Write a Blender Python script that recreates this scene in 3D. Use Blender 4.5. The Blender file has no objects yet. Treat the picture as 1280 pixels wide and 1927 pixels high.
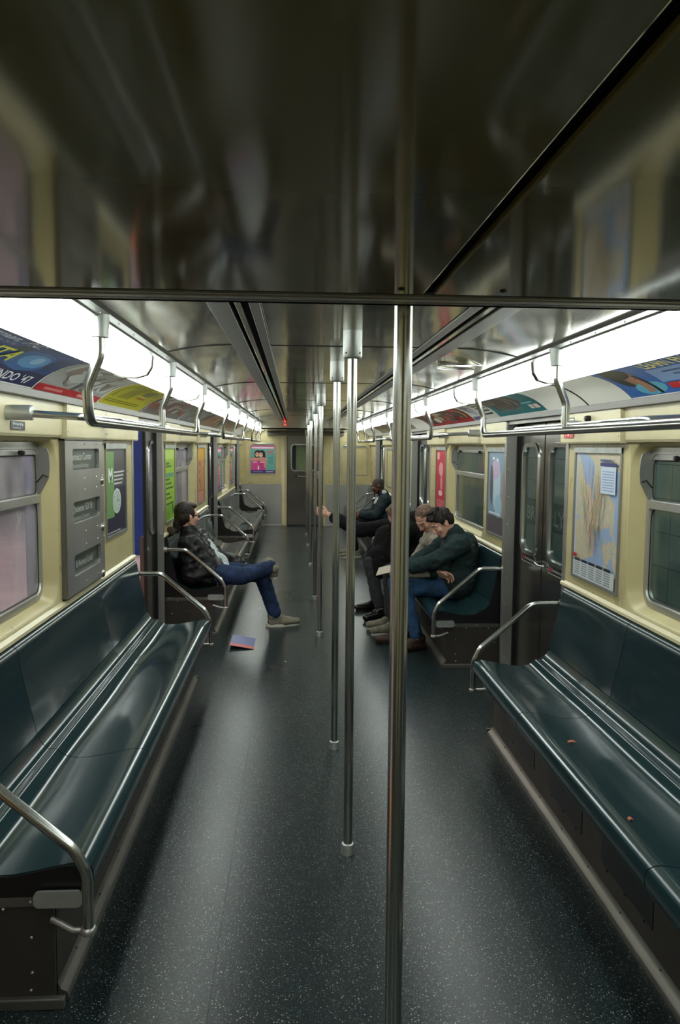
import bpy, bmesh, math, random
from math import pi, sin, cos, radians, sqrt
from mathutils import Vector, Matrix, noise
random.seed(7)
SC = bpy.context.scene
COL = SC.collection

# ------------------------------------------------------------------ camera
W_, H_, F_ = 1280.0, 1927.0, 1450.0
cd = bpy.data.cameras.new('camera'); cam = bpy.data.objects.new('camera', cd); COL.objects.link(cam)
cd.sensor_fit = 'VERTICAL'; cd.sensor_height = 24.0; cd.lens = 24.0 * F_ / H_
cd.clip_start = 0.02; cd.clip_end = 100
fy = Vector((555.0 - W_ / 2, 839.0 - H_ / 2, F_)).normalized()      # the car's long axis seen from the camera
rl = radians(0.2)
dn = Vector((-sin(rl), cos(rl), 0)); dn = (dn - fy * dn.dot(fy)).normalized()
rt = dn.cross(fy)
A = Matrix((rt, fy, -dn))                                            # rows: world axes in camera space (right, down, forward)
right, down, fwd = A.col[0], A.col[1], A.col[2]
cam.matrix_world = Matrix(((right[0], -down[0], -fwd[0], -0.225), (right[1], -down[1], -fwd[1], 0.0),
                           (right[2], -down[2], -fwd[2], 1.68), (0, 0, 0, 1)))
SC.camera = cam

# ------------------------------------------------------------------ world, exposure
wd = bpy.data.worlds.new('world'); SC.world = wd; wd.use_nodes = True
wd.node_tree.nodes['Background'].inputs[0].default_value = (0.5, 0.55, 0.6, 1)
wd.node_tree.nodes['Background'].inputs[1].default_value = 0.004
SC.view_settings.view_transform = 'Standard'; SC.view_settings.look = 'None'
SC.view_settings.gamma = 1.0; SC.view_settings.use_curve_mapping = False
SC.view_settings.exposure = 0.0
LAMP = 9.0          # strength of the car's fluorescent diffusers
STATION = 30.0       # strength of the platform tubes

# ------------------------------------------------------------------ materials
def lin(c):
    return tuple(((v / 255) / 12.92 if v <= 10 else ((v / 255 + 0.055) / 1.055) ** 2.4) for v in c) + (1.0,)
MATS = {}
def mat(name, rgb=(128, 128, 128), rough=0.5, metal=0.0, spec=0.5, coat=0.0, emit=None, es=0.0):
    if name in MATS: return MATS[name]
    m = bpy.data.materials.new(name); m.use_nodes = True
    b = m.node_tree.nodes['Principled BSDF']
    b.inputs['Base Color'].default_value = lin(rgb); b.inputs['Roughness'].default_value = rough
    b.inputs['Metallic'].default_value = metal; b.inputs['Specular IOR Level'].default_value = spec
    b.inputs['Coat Weight'].default_value = coat
    if emit:
        b.inputs['Emission Color'].default_value = lin(emit); b.inputs['Emission Strength'].default_value = es
    MATS[name] = m
    return m
def N(m, t, **k):
    n = m.node_tree.nodes.new(t)
    for a, v in k.items(): setattr(n, a, v)
    return n
def L(m, a, b): m.node_tree.links.new(a, b)
def bsdf(m): return m.node_tree.nodes['Principled BSDF']
def coords(m, scale=(1, 1, 1)):
    g = N(m, 'ShaderNodeNewGeometry'); mp = N(m, 'ShaderNodeMapping'); mp.inputs['Scale'].default_value = scale
    L(m, g.outputs['Position'], mp.inputs['Vector']); return mp.outputs[0]
def noise_tex(m, vec, scale, detail=3, rough=0.5):
    n = N(m, 'ShaderNodeTexNoise'); n.inputs['Scale'].default_value = scale
    n.inputs['Detail'].default_value = detail; n.inputs['Roughness'].default_value = rough
    L(m, vec, n.inputs['Vector']); return n.outputs['Fac']
def ramp(m, fac, stops):
    r = N(m, 'ShaderNodeValToRGB'); e = r.color_ramp.elements
    while len(e) < len(stops): e.new(0.5)
    for i, (p, c) in enumerate(stops):
        e[i].position = p; e[i].color = c if len(c) == 4 else lin(c)
    L(m, fac, r.inputs[0]); return r.outputs[0]
def bump(m, fac, strength, dist=0.01):
    b = N(m, 'ShaderNodeBump'); b.inputs['Strength'].default_value = strength; b.inputs['Distance'].default_value = dist
    L(m, fac, b.inputs['Height']); L(m, b.outputs[0], bsdf(m).inputs['Normal'])
def vary(m, rgb, amt, scale, vecscale=(1, 1, 1), key='Base Color', detail=4):
    f = noise_tex(m, coords(m, vecscale), scale, detail)
    a = tuple(max(0, c * (1 - amt)) for c in rgb); b = tuple(min(255, c * (1 + amt)) for c in rgb)
    L(m, ramp(m, f, [(0.3, a), (0.7, b)]), bsdf(m).inputs[key]); return f
def rough_vary(m, lo, hi, scale, vecscale=(1, 1, 1)):
    f = noise_tex(m, coords(m, vecscale), scale, 4)
    mr = N(m, 'ShaderNodeMapRange'); mr.inputs['From Min'].default_value = 0.3; mr.inputs['From Max'].default_value = 0.7
    mr.inputs['To Min'].default_value = lo; mr.inputs['To Max'].default_value = hi
    L(m, f, mr.inputs['Value']); L(m, mr.outputs[0], bsdf(m).inputs['Roughness'])

cream = mat('cream_laminate', (192, 180, 134), 0.32); vary(cream, (192, 180, 134), 0.05, 3); rough_vary(cream, 0.25, 0.42, 9)
cream_b = mat('cream_valance', (208, 198, 160), 0.3); vary(cream_b, (208, 198, 160), 0.04, 3)
steel = mat('brushed_steel', (178, 177, 172), 0.36, 0.75); vary(steel, (178, 177, 172), 0.05, 3, (1, 1, 0.3)); rough_vary(steel, 0.32, 0.40, 4)
steel_d = mat('dark_steel', (122, 120, 114), 0.38, 0.75); vary(steel_d, (122, 120, 114), 0.06, 3, (1, 1, 0.3)); rough_vary(steel_d, 0.32, 0.42, 3)
door_st = mat('door_steel', (112, 108, 102), 0.22, 0.85); vary(door_st, (112, 108, 102), 0.06, 2); rough_vary(door_st, 0.17, 0.25, 2)
kick_st = mat('kick_plate_steel', (78, 73, 69), 0.5, 0.6); vary(kick_st, (78, 73, 69), 0.07, 4); rough_vary(kick_st, 0.45, 0.55, 5)
chrome = mat('polished_tube', (186, 188, 184), 0.2, 0.95); rough_vary(chrome, 0.17, 0.23, 6)
alu = mat('aluminium_socket', (186, 190, 186), 0.42, 0.7); vary(alu, (186, 190, 186), 0.05, 12)
alu_strip = mat('aluminium_strip', (150, 150, 144), 0.4, 0.6); vary(alu_strip, (150, 150, 144), 0.05, 5, (1, .2, 1))
black = mat('black_rubber', (14, 14, 15), 0.5)
blackp = mat('black_fibreglass', (20, 20, 22), 0.4)
seat_m = mat('teal_fibreglass', (40, 64, 68), 0.22, 0.0, 0.45, 0.0)
f = vary(seat_m, (30, 52, 56), 0.03, 2.0); rough_vary(seat_m, 0.12, 0.15, 2)
bump(seat_m, noise_tex(seat_m, coords(seat_m, (1, .5, 1)), 3, 0), 0.04, 0.02)
back_m = mat('teal_backrest', (34, 54, 58), 0.26, 0.0, 0.5, 0.15); vary(back_m, (28, 47, 51), 0.03, 2.0); rough_vary(back_m, 0.2, 0.24, 2)
bump(back_m, noise_tex(back_m, coords(back_m), 3, 0), 0.12, 0.02)
ceil_m = mat('ceiling_laminate', (166, 162, 146), 0.18, 0.72)
vary(ceil_m, (166, 162, 146), 0.05, 2); rough_vary(ceil_m, 0.08, 0.14, 3)
bump(ceil_m, noise_tex(ceil_m, coords(ceil_m, (2.2, .5, 1)), 3.2, 1), 0.07, 0.03)
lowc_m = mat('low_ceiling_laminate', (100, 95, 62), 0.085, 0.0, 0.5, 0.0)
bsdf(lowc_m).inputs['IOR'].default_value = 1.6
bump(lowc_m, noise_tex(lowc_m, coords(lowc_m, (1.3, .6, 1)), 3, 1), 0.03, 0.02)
card_w = mat('blank_card', (244, 242, 232), 0.45)
diff_m = mat('light_diffuser', (240, 240, 235), 0.4, emit=(246, 255, 250), es=LAMP)
red_l = mat('red_indicator', (255, 30, 20), 0.4, emit=(255, 30, 18), es=9)
dark_in = mat('dark_recess', (8, 8, 8), 0.7)
white_tile = mat('glazed_tile', (140, 150, 146), 0.35); vary(white_tile, (140, 150, 146), 0.1, 3)
col_blue = mat('column_paint', (20, 60, 140), 0.45); vary(col_blue, (20, 60, 140), 0.08, 2)
plat_m = mat('platform_concrete', (172, 158, 160), 0.6); vary(plat_m, (172, 158, 160), 0.08, 2)
tact_m = mat('tactile_strip', (226, 140, 78), 0.6)
wood_m = mat('bench_wood', (190, 130, 84), 0.5); vary(wood_m, (190, 130, 84), 0.15, 6, (1, 8, 8))
plat_w = mat('platform_wall', (176, 168, 182), 0.5); vary(plat_w, (176, 168, 182), 0.12, 1.5)

floor_m = mat('speckled_floor', (30, 42, 44), 0.3, 0.0, 0.4)
def build_floor(m):
    v = coords(m)
    base = ramp(m, noise_tex(m, v, 1.6, 5, .6), [(0.25, (10, 22, 25)), (0.55, (13, 27, 30)), (0.8, (18, 32, 34))])
    scuff = ramp(m, noise_tex(m, coords(m, (1, .35, 1)), 2.5, 8, .7), [(0.45, (0, 0, 0, 1)), (0.75, (1, 1, 1, 1))])
    mx0 = N(m, 'ShaderNodeMixRGB'); mx0.inputs[2].default_value = lin((62, 66, 64))
    mt = N(m, 'ShaderNodeMath', operation='MULTIPLY'); mt.inputs[1].default_value = 0.10
    L(m, scuff, mt.inputs[0]); L(m, mt.outputs[0], mx0.inputs[0]); L(m, base, mx0.inputs[1])
    last = mx0.outputs[0]
    for sc_, th, sel, c in ((95, 0.17, 0.40, (176, 188, 174)), (150, 0.19, 0.35, (128, 148, 142)), (60, 0.11, 0.55, (196, 184, 150)), (210, .22, .3, (92, 112, 110)), (120, .2, .55, (6, 10, 10))):
        vo = N(m, 'ShaderNodeTexVoronoi'); vo.inputs['Scale'].default_value = sc_; L(m, v, vo.inputs['Vector'])
        lt = N(m, 'ShaderNodeMath', operation='LESS_THAN'); lt.inputs[1].default_value = th; L(m, vo.outputs['Distance'], lt.inputs[0])
        sp = N(m, 'ShaderNodeSeparateColor'); L(m, vo.outputs['Color'], sp.inputs[0])
        gt = N(m, 'ShaderNodeMath', operation='GREATER_THAN'); gt.inputs[1].default_value = sel; L(m, sp.outputs[0], gt.inputs[0])
        mu = N(m, 'ShaderNodeMath', operation='MULTIPLY'); L(m, lt.outputs[0], mu.inputs[0]); L(m, gt.outputs[0], mu.inputs[1])
        mx = N(m, 'ShaderNodeMixRGB'); mx.inputs[2].default_value = lin(c); L(m, mu.outputs[0], mx.inputs[0]); L(m, last, mx.inputs[1])
        last = mx.outputs[0]
    L(m, last, bsdf(m).inputs['Base Color'])
    rough_vary(m, 0.27, 0.31, 1.0)
    bump(m, noise_tex(m, v, 40, 3), 0.12, 0.004)
build_floor(floor_m)

def glass(name, tint, haze, hz_rgb, scale=(3, 14, 1.2)):
    m = bpy.data.materials.new(name); m.use_nodes = True; nt = m.node_tree
    out = nt.nodes['Material Output']; b = bsdf(m)
    b.inputs['Base Color'].default_value = lin(hz_rgb); b.inputs['Roughness'].default_value = 0.5
    tr = N(m, 'ShaderNodeBsdfTransparent'); tr.inputs[0].default_value = lin(tint)
    gl = N(m, 'ShaderNodeBsdfGlossy'); gl.inputs['Roughness'].default_value = 0.08
    lw = N(m, 'ShaderNodeLayerWeight'); pw = N(m, 'ShaderNodeMath', operation='POWER'); pw.inputs[1].default_value = 5.0; L(m, lw.outputs['Facing'], pw.inputs[0])
    fr = N(m, 'ShaderNodeMath', operation='MULTIPLY_ADD'); fr.inputs[1].default_value = 0.96; fr.inputs[2].default_value = 0.04; L(m, pw.outputs[0], fr.inputs[0])
    m1 = N(m, 'ShaderNodeMixShader'); L(m, fr.outputs[0], m1.inputs[0]); L(m, tr.outputs[0], m1.inputs[1]); L(m, gl.outputs[0], m1.inputs[2])
    f1 = noise_tex(m, coords(m, scale), 2.0, 6, .65)
    mr = N(m, 'ShaderNodeMapRange'); mr.inputs['From Min'].default_value = .35; mr.inputs['From Max'].default_value = .75
    mr.inputs['To Min'].default_value = haze * .5; mr.inputs['To Max'].default_value = haze * 1.6
    L(m, f1, mr.inputs['Value'])
    m2 = N(m, 'ShaderNodeMixShader'); L(m, mr.outputs[0], m2.inputs[0]); L(m, m1.outputs[0], m2.inputs[1]); L(m, b.outputs[0], m2.inputs[2])
    L(m, m2.outputs[0], out.inputs[0]); return m
glass_l = glass('scratched_pane_platform', (242, 238, 242), 0.24, (206, 200, 206), (2, 3, 2))
glass_r = glass('scratched_pane_tunnel', (238, 248, 244), 0.07, (120, 140, 136), (2, 3, 1.2))

# cloth, skin, hair
def cloth(name, rgb, rough=0.85, amt=0.18, scale=18, bs=0.4):
    if name in MATS: return MATS[name]
    m = mat(name, rgb, rough, 0, 0.3); vary(m, rgb, amt, scale)
    bump(m, noise_tex(m, coords(m), 60, 4), bs, 0.006); return m
skin_a = mat('fair_skin', (214, 164, 142), 0.5); vary(skin_a, (214, 164, 142), 0.08, 22)
bsdf(skin_a).inputs['Subsurface Weight'].default_value = 0.08
skin_b = mat('brown_skin', (92, 58, 44), 0.45); vary(skin_b, (92, 58, 44), 0.1, 22)
hair_dark = cloth('dark_hair', (38, 28, 24), 0.5, 0.3, 60, 0.9)
hair_brown = cloth('greying_brown_hair', (108, 86, 74), 0.6, 0.3, 60, 0.9)
hair_black = cloth('black_hair', (34, 28, 25), 0.6, 0.3, 60, 0.9)

# ------------------------------------------------------------------ mesh builder
class MB:
    def __init__(s): s.v = []; s.f = []; s.m = []; s.mats = []
    def mi(s, m):
        if m not in s.mats: s.mats.append(m)
        return s.mats.index(m)
    def add(s, vs, fs, m):
        o = len(s.v); s.v += [tuple(v) for v in vs]; k = s.mi(m)
        for f in fs: s.f.append(tuple(o + i for i in f)); s.m.append(k)
    def box(s, x0, x1, y0, y1, z0, z1, m, ch=0.0):
        if x0 > x1: x0, x1 = x1, x0
        if ch <= 0:
            vs = [(x, y, z) for x in (x0, x1) for y in (y0, y1) for z in (z0, z1)]
            s.add(vs, [(0, 1, 3, 2), (4, 6, 7, 5), (0, 4, 5, 1), (2, 3, 7, 6), (0, 2, 6, 4), (1, 5, 7, 3)], m); return
        bm = bmesh.new(); bmesh.ops.create_cube(bm, size=1.0)
        for v in bm.verts: v.co = Vector(((x0 + x1) / 2 + v.co.x * (x1 - x0), (y0 + y1) / 2 + v.co.y * (y1 - y0), (z0 + z1) / 2 + v.co.z * (z1 - z0)))
        bmesh.ops.bevel(bm, geom=bm.edges[:], offset=ch, segments=2, affect='EDGES', profile=0.5)
        s.frombm(bm, m)
    def frombm(s, bm, m):
        bm.verts.ensure_lookup_table(); bm.verts.index_update()
        s.add([v.co for v in bm.verts], [[v.index for v in f.verts] for f in bm.faces], m); bm.free()
    def tube(s, path, r, m, n=12, cap=True):
        P = [Vector(p) for p in path]; rs = r if isinstance(r, (list, tuple)) else [r] * len(P)
        t = (P[1] - P[0]).normalized()
        a = t.cross(Vector((0, 0, 1)))
        if a.length < 0.1: a = t.cross(Vector((0, 1, 0)))
        a.normalize(); rings = []
        for i, p in enumerate(P):
            if i == 0: d = P[1] - P[0]
            elif i == len(P) - 1: d = P[-1] - P[-2]
            else: d = (P[i] - P[i - 1]).normalized() + (P[i + 1] - P[i]).normalized()
            d.normalize(); a = (a - d * a.dot(d)).normalized(); b = d.cross(a)
            rings.append([p + (a * cos(2 * pi * k / n) + b * sin(2 * pi * k / n)) * rs[i] for k in range(n)])
        vs = [v for r_ in rings for v in r_]; fs = []
        for i in range(len(P) - 1):
            for k in range(n): fs.append((i * n + k, i * n + (k + 1) % n, (i + 1) * n + (k + 1) % n, (i + 1) * n + k))
        if cap: fs.append(tuple(range(n - 1, -1, -1))); fs.append(tuple((len(P) - 1) * n + k for k in range(n)))
        s.add(vs, fs, m)
    def lathe(s, c, prof, m, n=24, axis='z'):
        vs = []; c = Vector(c)
        for r, h in prof:
            for k in range(n):
                a = 2 * pi * k / n
                d = (r * cos(a), r * sin(a), h) if axis == 'z' else ((h, r * cos(a), r * sin(a)) if axis == 'x' else (r * cos(a), h, r * sin(a)))
                vs.append(c + Vector(d))
        fs = [(i * n + k, i * n + (k + 1) % n, (i + 1) * n + (k + 1) % n, (i + 1) * n + k) for i in range(len(prof) - 1) for k in range(n)]
        fs.append(tuple(range(n - 1, -1, -1))); fs.append(tuple((len(prof) - 1) * n + k for k in range(n)))
        s.add(vs, fs, m)
    def ball(s, c, r, m, n=8, sc=(1, 1, 1)):
        prof = [(r * sin(pi * i / n), -r * cos(pi * i / n)) for i in range(n + 1)]
        prof[0] = (1e-4, -r); prof[-1] = (1e-4, r); o = len(s.v)
        s.lathe((0, 0, 0), prof, m, n=2 * n)
        for i in range(o, len(s.v)): v = s.v[i]; s.v[i] = (c[0] + v[0] * sc[0], c[1] + v[1] * sc[1], c[2] + v[2] * sc[2])
    def loft(s, loops, m, close=True, capa=False, capb=False):
        n = len(loops[0]); vs = [v for l in loops for v in l]; fs = []
        for i in range(len(loops) - 1):
            for k in range(n if close else n - 1):
                fs.append((i * n + k, i * n + (k + 1) % n, (i + 1) * n + (k + 1) % n, (i + 1) * n + k))
        if capa: fs.append(tuple(range(n - 1, -1, -1)))
        if capb: fs.append(tuple((len(loops) - 1) * n + k for k in range(n)))
        s.add(vs, fs, m)
    def prism(s, prof, y0, y1, m, capm=None):          # closed profile of (x, z) extruded along y
        n = len(prof)
        s.loft([[(x, y0, z) for x, z in prof], [(x, y1, z) for x, z in prof]], m)
        vs0 = [(x, y0, z) for x, z in prof]; vs1 = [(x, y1, z) for x, z in prof]
        s.add(vs0, [tuple(range(n))], capm or m); s.add(vs1, [tuple(range(n - 1, -1, -1))], capm or m)
    def build(s, name, parent=None, smooth=None, bevel=0.0, **props):
        me = bpy.data.meshes.new(name); me.from_pydata(s.v, [], s.f)
        for m in s.mats: me.materials.append(m)
        me.polygons.foreach_set('material_index', s.m)
        bm = bmesh.new(); bm.from_mesh(me); bmesh.ops.recalc_face_normals(bm, faces=bm.faces[:])
        if smooth:
            for f in bm.faces: f.smooth = True
            for e in bm.edges:
                if len(e.link_faces) == 2 and e.calc_face_angle(0) > radians(smooth): e.smooth = False
        bm.to_mesh(me); bm.free(); me.update()
        o = bpy.data.objects.new(name, me); COL.objects.link(o)
        if parent: o.parent = parent
        if bevel:
            md = o.modifiers.new('bevel', 'BEVEL'); md.width = bevel; md.segments = 2; md.limit_method = 'ANGLE'; md.angle_limit = radians(40)
        for k, v in props.items(): o[k] = v
        return o

def fillet(pts, r, seg=6):
    P = [Vector(p) for p in pts]; out = [P[0]]
    for i in range(1, len(P) - 1):
        a = (P[i - 1] - P[i]); b = (P[i + 1] - P[i]); ang = a.angle(b)
        if ang > pi - 0.02: out.append(P[i]); continue
        d = min(r / math.tan(ang / 2), a.length * .48, b.length * .48)
        p0 = P[i] + a.normalized() * d; p1 = P[i] + b.normalized() * d
        for k in range(seg + 1):
            t = k / seg; out.append(p0 * (1 - t) ** 2 + P[i] * 2 * t * (1 - t) + p1 * t ** 2)
    out.append(P[-1]); return out
def thing(name, label, cat, loc=(0, 0, 0), group=None):
    o = bpy.data.objects.new(name, None); COL.objects.link(o); o.location = loc; o.empty_display_size = 0.1
    o['label'] = label; o['category'] = cat
    if group: o['group'] = group
    return o
def tag(o, label, cat, group=None):
    o['label'] = label; o['category'] = cat
    if group: o['group'] = group
    return o
def ring(y0, y1, z0, z1, r, n=6):
    out = []
    for cy, cz, a0 in ((y1 - r, z1 - r, 0), (y0 + r, z1 - r, 90), (y0 + r, z0 + r, 180), (y1 - r, z0 + r, 270)):
        for k in range(n + 1):
            a = radians(a0 + 90 * k / n); out.append((cy + r * cos(a), cz + r * sin(a)))
    return out
def rx(loop, x): return [(x, y, z) for y, z in loop]

# flat print and lettering on a curved or flat sheet
def txt_geo(s, size, shear=0.0, bold=0.0):
    cu = bpy.data.curves.new('t', 'FONT'); cu.body = s; cu.size = size; cu.shear = shear; cu.offset = bold
    cu.resolution_u = 3
    o = bpy.data.objects.new('t', cu); COL.objects.link(o)
    dg = bpy.context.evaluated_depsgraph_get(); dg.update()
    me = bpy.data.meshes.new_from_object(o.evaluated_get(dg))
    vs = [v.co.copy() for v in me.vertices]; fs = [tuple(p.vertices) for p in me.polygons]
    bpy.data.objects.remove(o); bpy.data.curves.remove(cu); bpy.data.meshes.remove(me)
    return vs, fs
def ink(rgb): return mat('ink_%02x%02x%02x' % tuple(rgb), rgb, 0.38)
class Print(MB):
    def __init__(s, fn, step=.00005, cell=0): super().__init__(); s.fn = fn; s.lay = 0; s.step = step; s.cell = cell
    def slabs(s, rng, v0, v1, m, n=8):
        s.lay += 1; d = 0.0006 + s.lay * s.step; n = max(n, int((v1 - v0) / s.cell) + 1) if s.cell else n; L0 = []; L1 = []
        for i in range(n + 1):
            v = v0 + (v1 - v0) * i / n; a, b = rng(v); L0.append(s.fn(a, v, d)); L1.append(s.fn(b, v, d))
        vs = L0 + L1; s.add(vs, [(i, i + 1, n + 2 + i, n + 1 + i) for i in range(n)], m)
    def rect(s, u0, v0, u1, v1, rgb, n=6): s.slabs(lambda v: (u0, u1), v0, v1, ink(rgb) if isinstance(rgb, tuple) else rgb, n)
    def para(s, u0, v0, u1, v1, sk, rgb, n=6): s.slabs(lambda v: (u0 + sk * (v - v0), u1 + sk * (v - v0)), v0, v1, ink(rgb), n)
    def ell(s, cu, cv, ru, rv, rgb, n=12):
        s.slabs(lambda v: (cu - ru * sqrt(max(0, 1 - ((v - cv) / rv) ** 2)), cu + ru * sqrt(max(0, 1 - ((v - cv) / rv) ** 2))), cv - rv, cv + rv, ink(rgb), n)
    def text(s, t, u, v, h, rgb, width=None, align='l', shear=0.0, bold=0.0):
        vs, fs = txt_geo(t, h * 1.38, shear, bold)
        if not vs: return
        s.lay += 1; w = max(p.x for p in vs); k = (width / w) if width else 1.0; w *= k
        du = u if align == 'l' else (u - w if align == 'r' else u - w / 2)
        s.add([s.fn(du + p.x * k, v + p.y, 0.0006 + s.lay * s.step) for p in vs], fs, ink(rgb))

# ------------------------------------------------------------------ layout (metres; x across the car, y along it, z up)
Y0, Y1 = -1.3, 16.15
CZ, LZ = 2.13, 1.97
DOORS = {-1: [(.97, 2.13), (5.50, 6.67), (10.13, 11.30), (14.68, 15.75)],
         1: [(-.14, 1.03), (4.43, 5.60), (9.00, 10.17), (13.57, 14.74)]}
WX = 1.365
# sections of the upper wall along each bench: (kind, y0, y1)
SEC = {-1: [('plain', Y0, .97), ('plain', 2.13, 2.42), ('win', 2.42, 3.80), ('plain', 3.80, 4.58), ('plain', 4.58, 5.50),
            ('plain', 6.67, 7.46), ('win', 7.46, 8.88), ('plain', 8.88, 10.13),
            ('plain', 11.30, 12.12), ('win', 12.12, 13.5), ('plain', 13.5, 14.68), ('plain', 15.75, Y1)],
       1: [('plain', Y0, -.14), ('plain', 1.03, 2.16), ('win', 2.16, 3.60), ('plain', 3.60, 4.43),
           ('plain', 5.60, 6.36), ('win', 6.36, 7.92), ('plain', 7.92, 9.0),
           ('plain', 10.17, 10.9), ('win', 10.9, 12.3), ('plain', 12.3, 13.57), ('plain', 14.74, Y1)]}
ZV, ZL = 1.71, 0.905      # valance underside, ledge top

# ------------------------------------------------------------------ floor
m = MB(); m.box(-1.5, 1.5, Y0, Y1, -0.12, -0.0015, blackp)
floor = m.build('floor', kind='structure')
for a, b in ((-1.5, -.477), (-.476, .619), (.619, 1.5)):
    ys = [Y0, 1.17 if a > 0 else 2.6, 5.9, 9.4, 12.9, Y1]
    for c, d in zip(ys, ys[1:]):
        m = MB(); m.box(a + .0002, b - .0002, c + .0001, d - .0001, -0.0015, 0.0, floor_m); m.build('floor_sheet', floor)

# ------------------------------------------------------------------ ceiling
m = MB(); m.box(-1.5, 1.5, Y0, Y1, 2.24, 2.27, dark_in)
ceiling = m.build('ceiling', kind='structure')
seams = [1.60, 3.53, 5.58, 7.68, 9.70, 11.60, 13.60]
for y0, y1 in zip(seams, seams[1:]):
    a, b = y0 + .004, y1 - .004
    m = MB(); m.box(-.335, .335, a, b, CZ, CZ + .012, ceil_m, .003); m.build('ceiling_panel', ceiling)
    m = MB(); m.box(-.335, .335, y0 - .006, y0 + .006, CZ - .002, CZ + .01, black)
    for s in (-1, 1): m.prism([(s * .507, CZ - .002), (s * .65, CZ - .011), (s * .792, CZ - .037), (s * .792, CZ - .02), (s * .507, CZ + .01)], y0 - .005, y0 + .005, black)
    m.build('seam_gasket', ceiling)
    for s in (-1, 1):
        m = MB(); prof = [(s * .507, CZ)] + [(s * (.507 + .285 * t), CZ - .035 * t * t) for t in (.25, .5, .75, 1)]
        prof += [(x, z + .012) for x, z in reversed(prof)]
        m.prism(prof, a, b, ceil_m); m.build('ceiling_panel', ceiling, smooth=30)
for s in (-1, 1):
    m = MB()
    m.box(s * .337, s * .372, 1.6, 13.6, CZ - .006, CZ + .02, alu_strip, .002)
    m.box(s * .398, s * .418, 1.6, 13.6, CZ - .003, CZ + .02, ceil_m, .001)
    m.box(s * .436, s * .505, 1.6, 13.6, CZ - .006, CZ + .02, alu_strip, .002)
    m.box(s * .372, s * .436, 1.6, 13.6, CZ + .03, CZ + .04, dark_in)
    m.build('vent_strip', ceiling)
    m = MB()   # aluminium ledge between ceiling and lamps
    m.prism([(s * .79, 2.094), (s * .80, 2.082), (s * .828, 2.078), (s * .832, 2.072), (s * .852, 2.068), (s * .855, 2.075), (s * .855, 2.12), (s * .79, 2.12)], Y0, Y1, alu_strip)
    for k in range(60):
        m.ball((s * .815, 1.7 + k * .24, 2.079), .003, steel, 4)
    m.build('lamp_ledge', ceiling)
# low ceilings at both ends
for nm, a, b in (('low_ceiling_panel', Y0, 1.49), ('low_ceiling_panel', 13.66, Y1)):
    for x0, x1 in ((-.80, .020), (.039, .80)):
        m = MB()
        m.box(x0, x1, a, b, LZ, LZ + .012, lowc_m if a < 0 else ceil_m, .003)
        if a < 0:
            for sx in (-.03, .16): 
                if x0 < sx < x1: m.ball((sx, 1.44, LZ), .007, black, 5, (1, 1, .5))
        m.build(nm, ceiling)
    for s_ in (-1, 1):
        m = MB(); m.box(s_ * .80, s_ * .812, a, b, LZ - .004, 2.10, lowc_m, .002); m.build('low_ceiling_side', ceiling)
m = MB(); m.box(.0, .06, Y0, 1.49, LZ + .02, LZ + .03, dark_in); m.box(.0, .06, 13.6, Y1, LZ + .02, LZ + .03, dark_in)
m.build('slot_backing', ceiling)
for s, ya, yb in ((1, 1.49, 1.61), (-1, 13.66, 13.54)):
    m = MB()
    def yy(t): return ya + (yb - ya) * t
    for t0, t1, mm, dz in ((0, .22, black, .004), (.22, .30, alu_strip, 0), (.30, .42, steel_d, .003), (.42, .62, steel, -.001), (.62, .70, black, .004), (.70, 1.0, steel_d, 0)):
        m.box(-.815, .815, min(yy(t0), yy(t1)), max(yy(t0), yy(t1)), LZ + dz, LZ + .02, mm)
    y0_, y1_ = sorted((yy(.86), yy(1)))
    m.box(-.815, .815, y0_, y1_, LZ, 2.14, ceil_m if s < 0 else steel_d)
    m.build('bulkhead_lip', ceiling)
m = MB(); m.lathe((-.395, 13.535, 2.045), [(.014, .004), (.014, -.004), (.008, -.008)], red_l, 12, 'y')
tag(m.build('indicator_light'), 'small round red indicator light glowing on the far ceiling bulkhead', 'light')
m = MB()  # red ceiling reflection of the indicator, built as a glowing tube
m.tube([(-.40, 13.52 + .0, 2.105), (-.40, 13.40, 2.105)], .010, red_l, 8)
tag(m.build('indicator_light'), 'red glowing tube light at the far end of the left ceiling vent', 'light')
# round speaker
t = thing('ceiling_speaker', 'flat oval ceiling speaker plate with metal rim above the right lamps', 'speaker', (0, 0, 0))
m = MB(); m.lathe((.665, 4.12, CZ - .022), [(.13, .02), (.13, .002), (.122, 0), (.10, .003)], ceil_m, 40); m.build('speaker_plate', t, smooth=40)
m = MB(); m.tube([(.665 + .132 * cos(a), 4.12 + .132 * sin(a), CZ - .024) for a in [2 * pi * k / 40 for k in range(41)]], .004, chrome, 6); m.build('rim', t, smooth=60)

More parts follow.
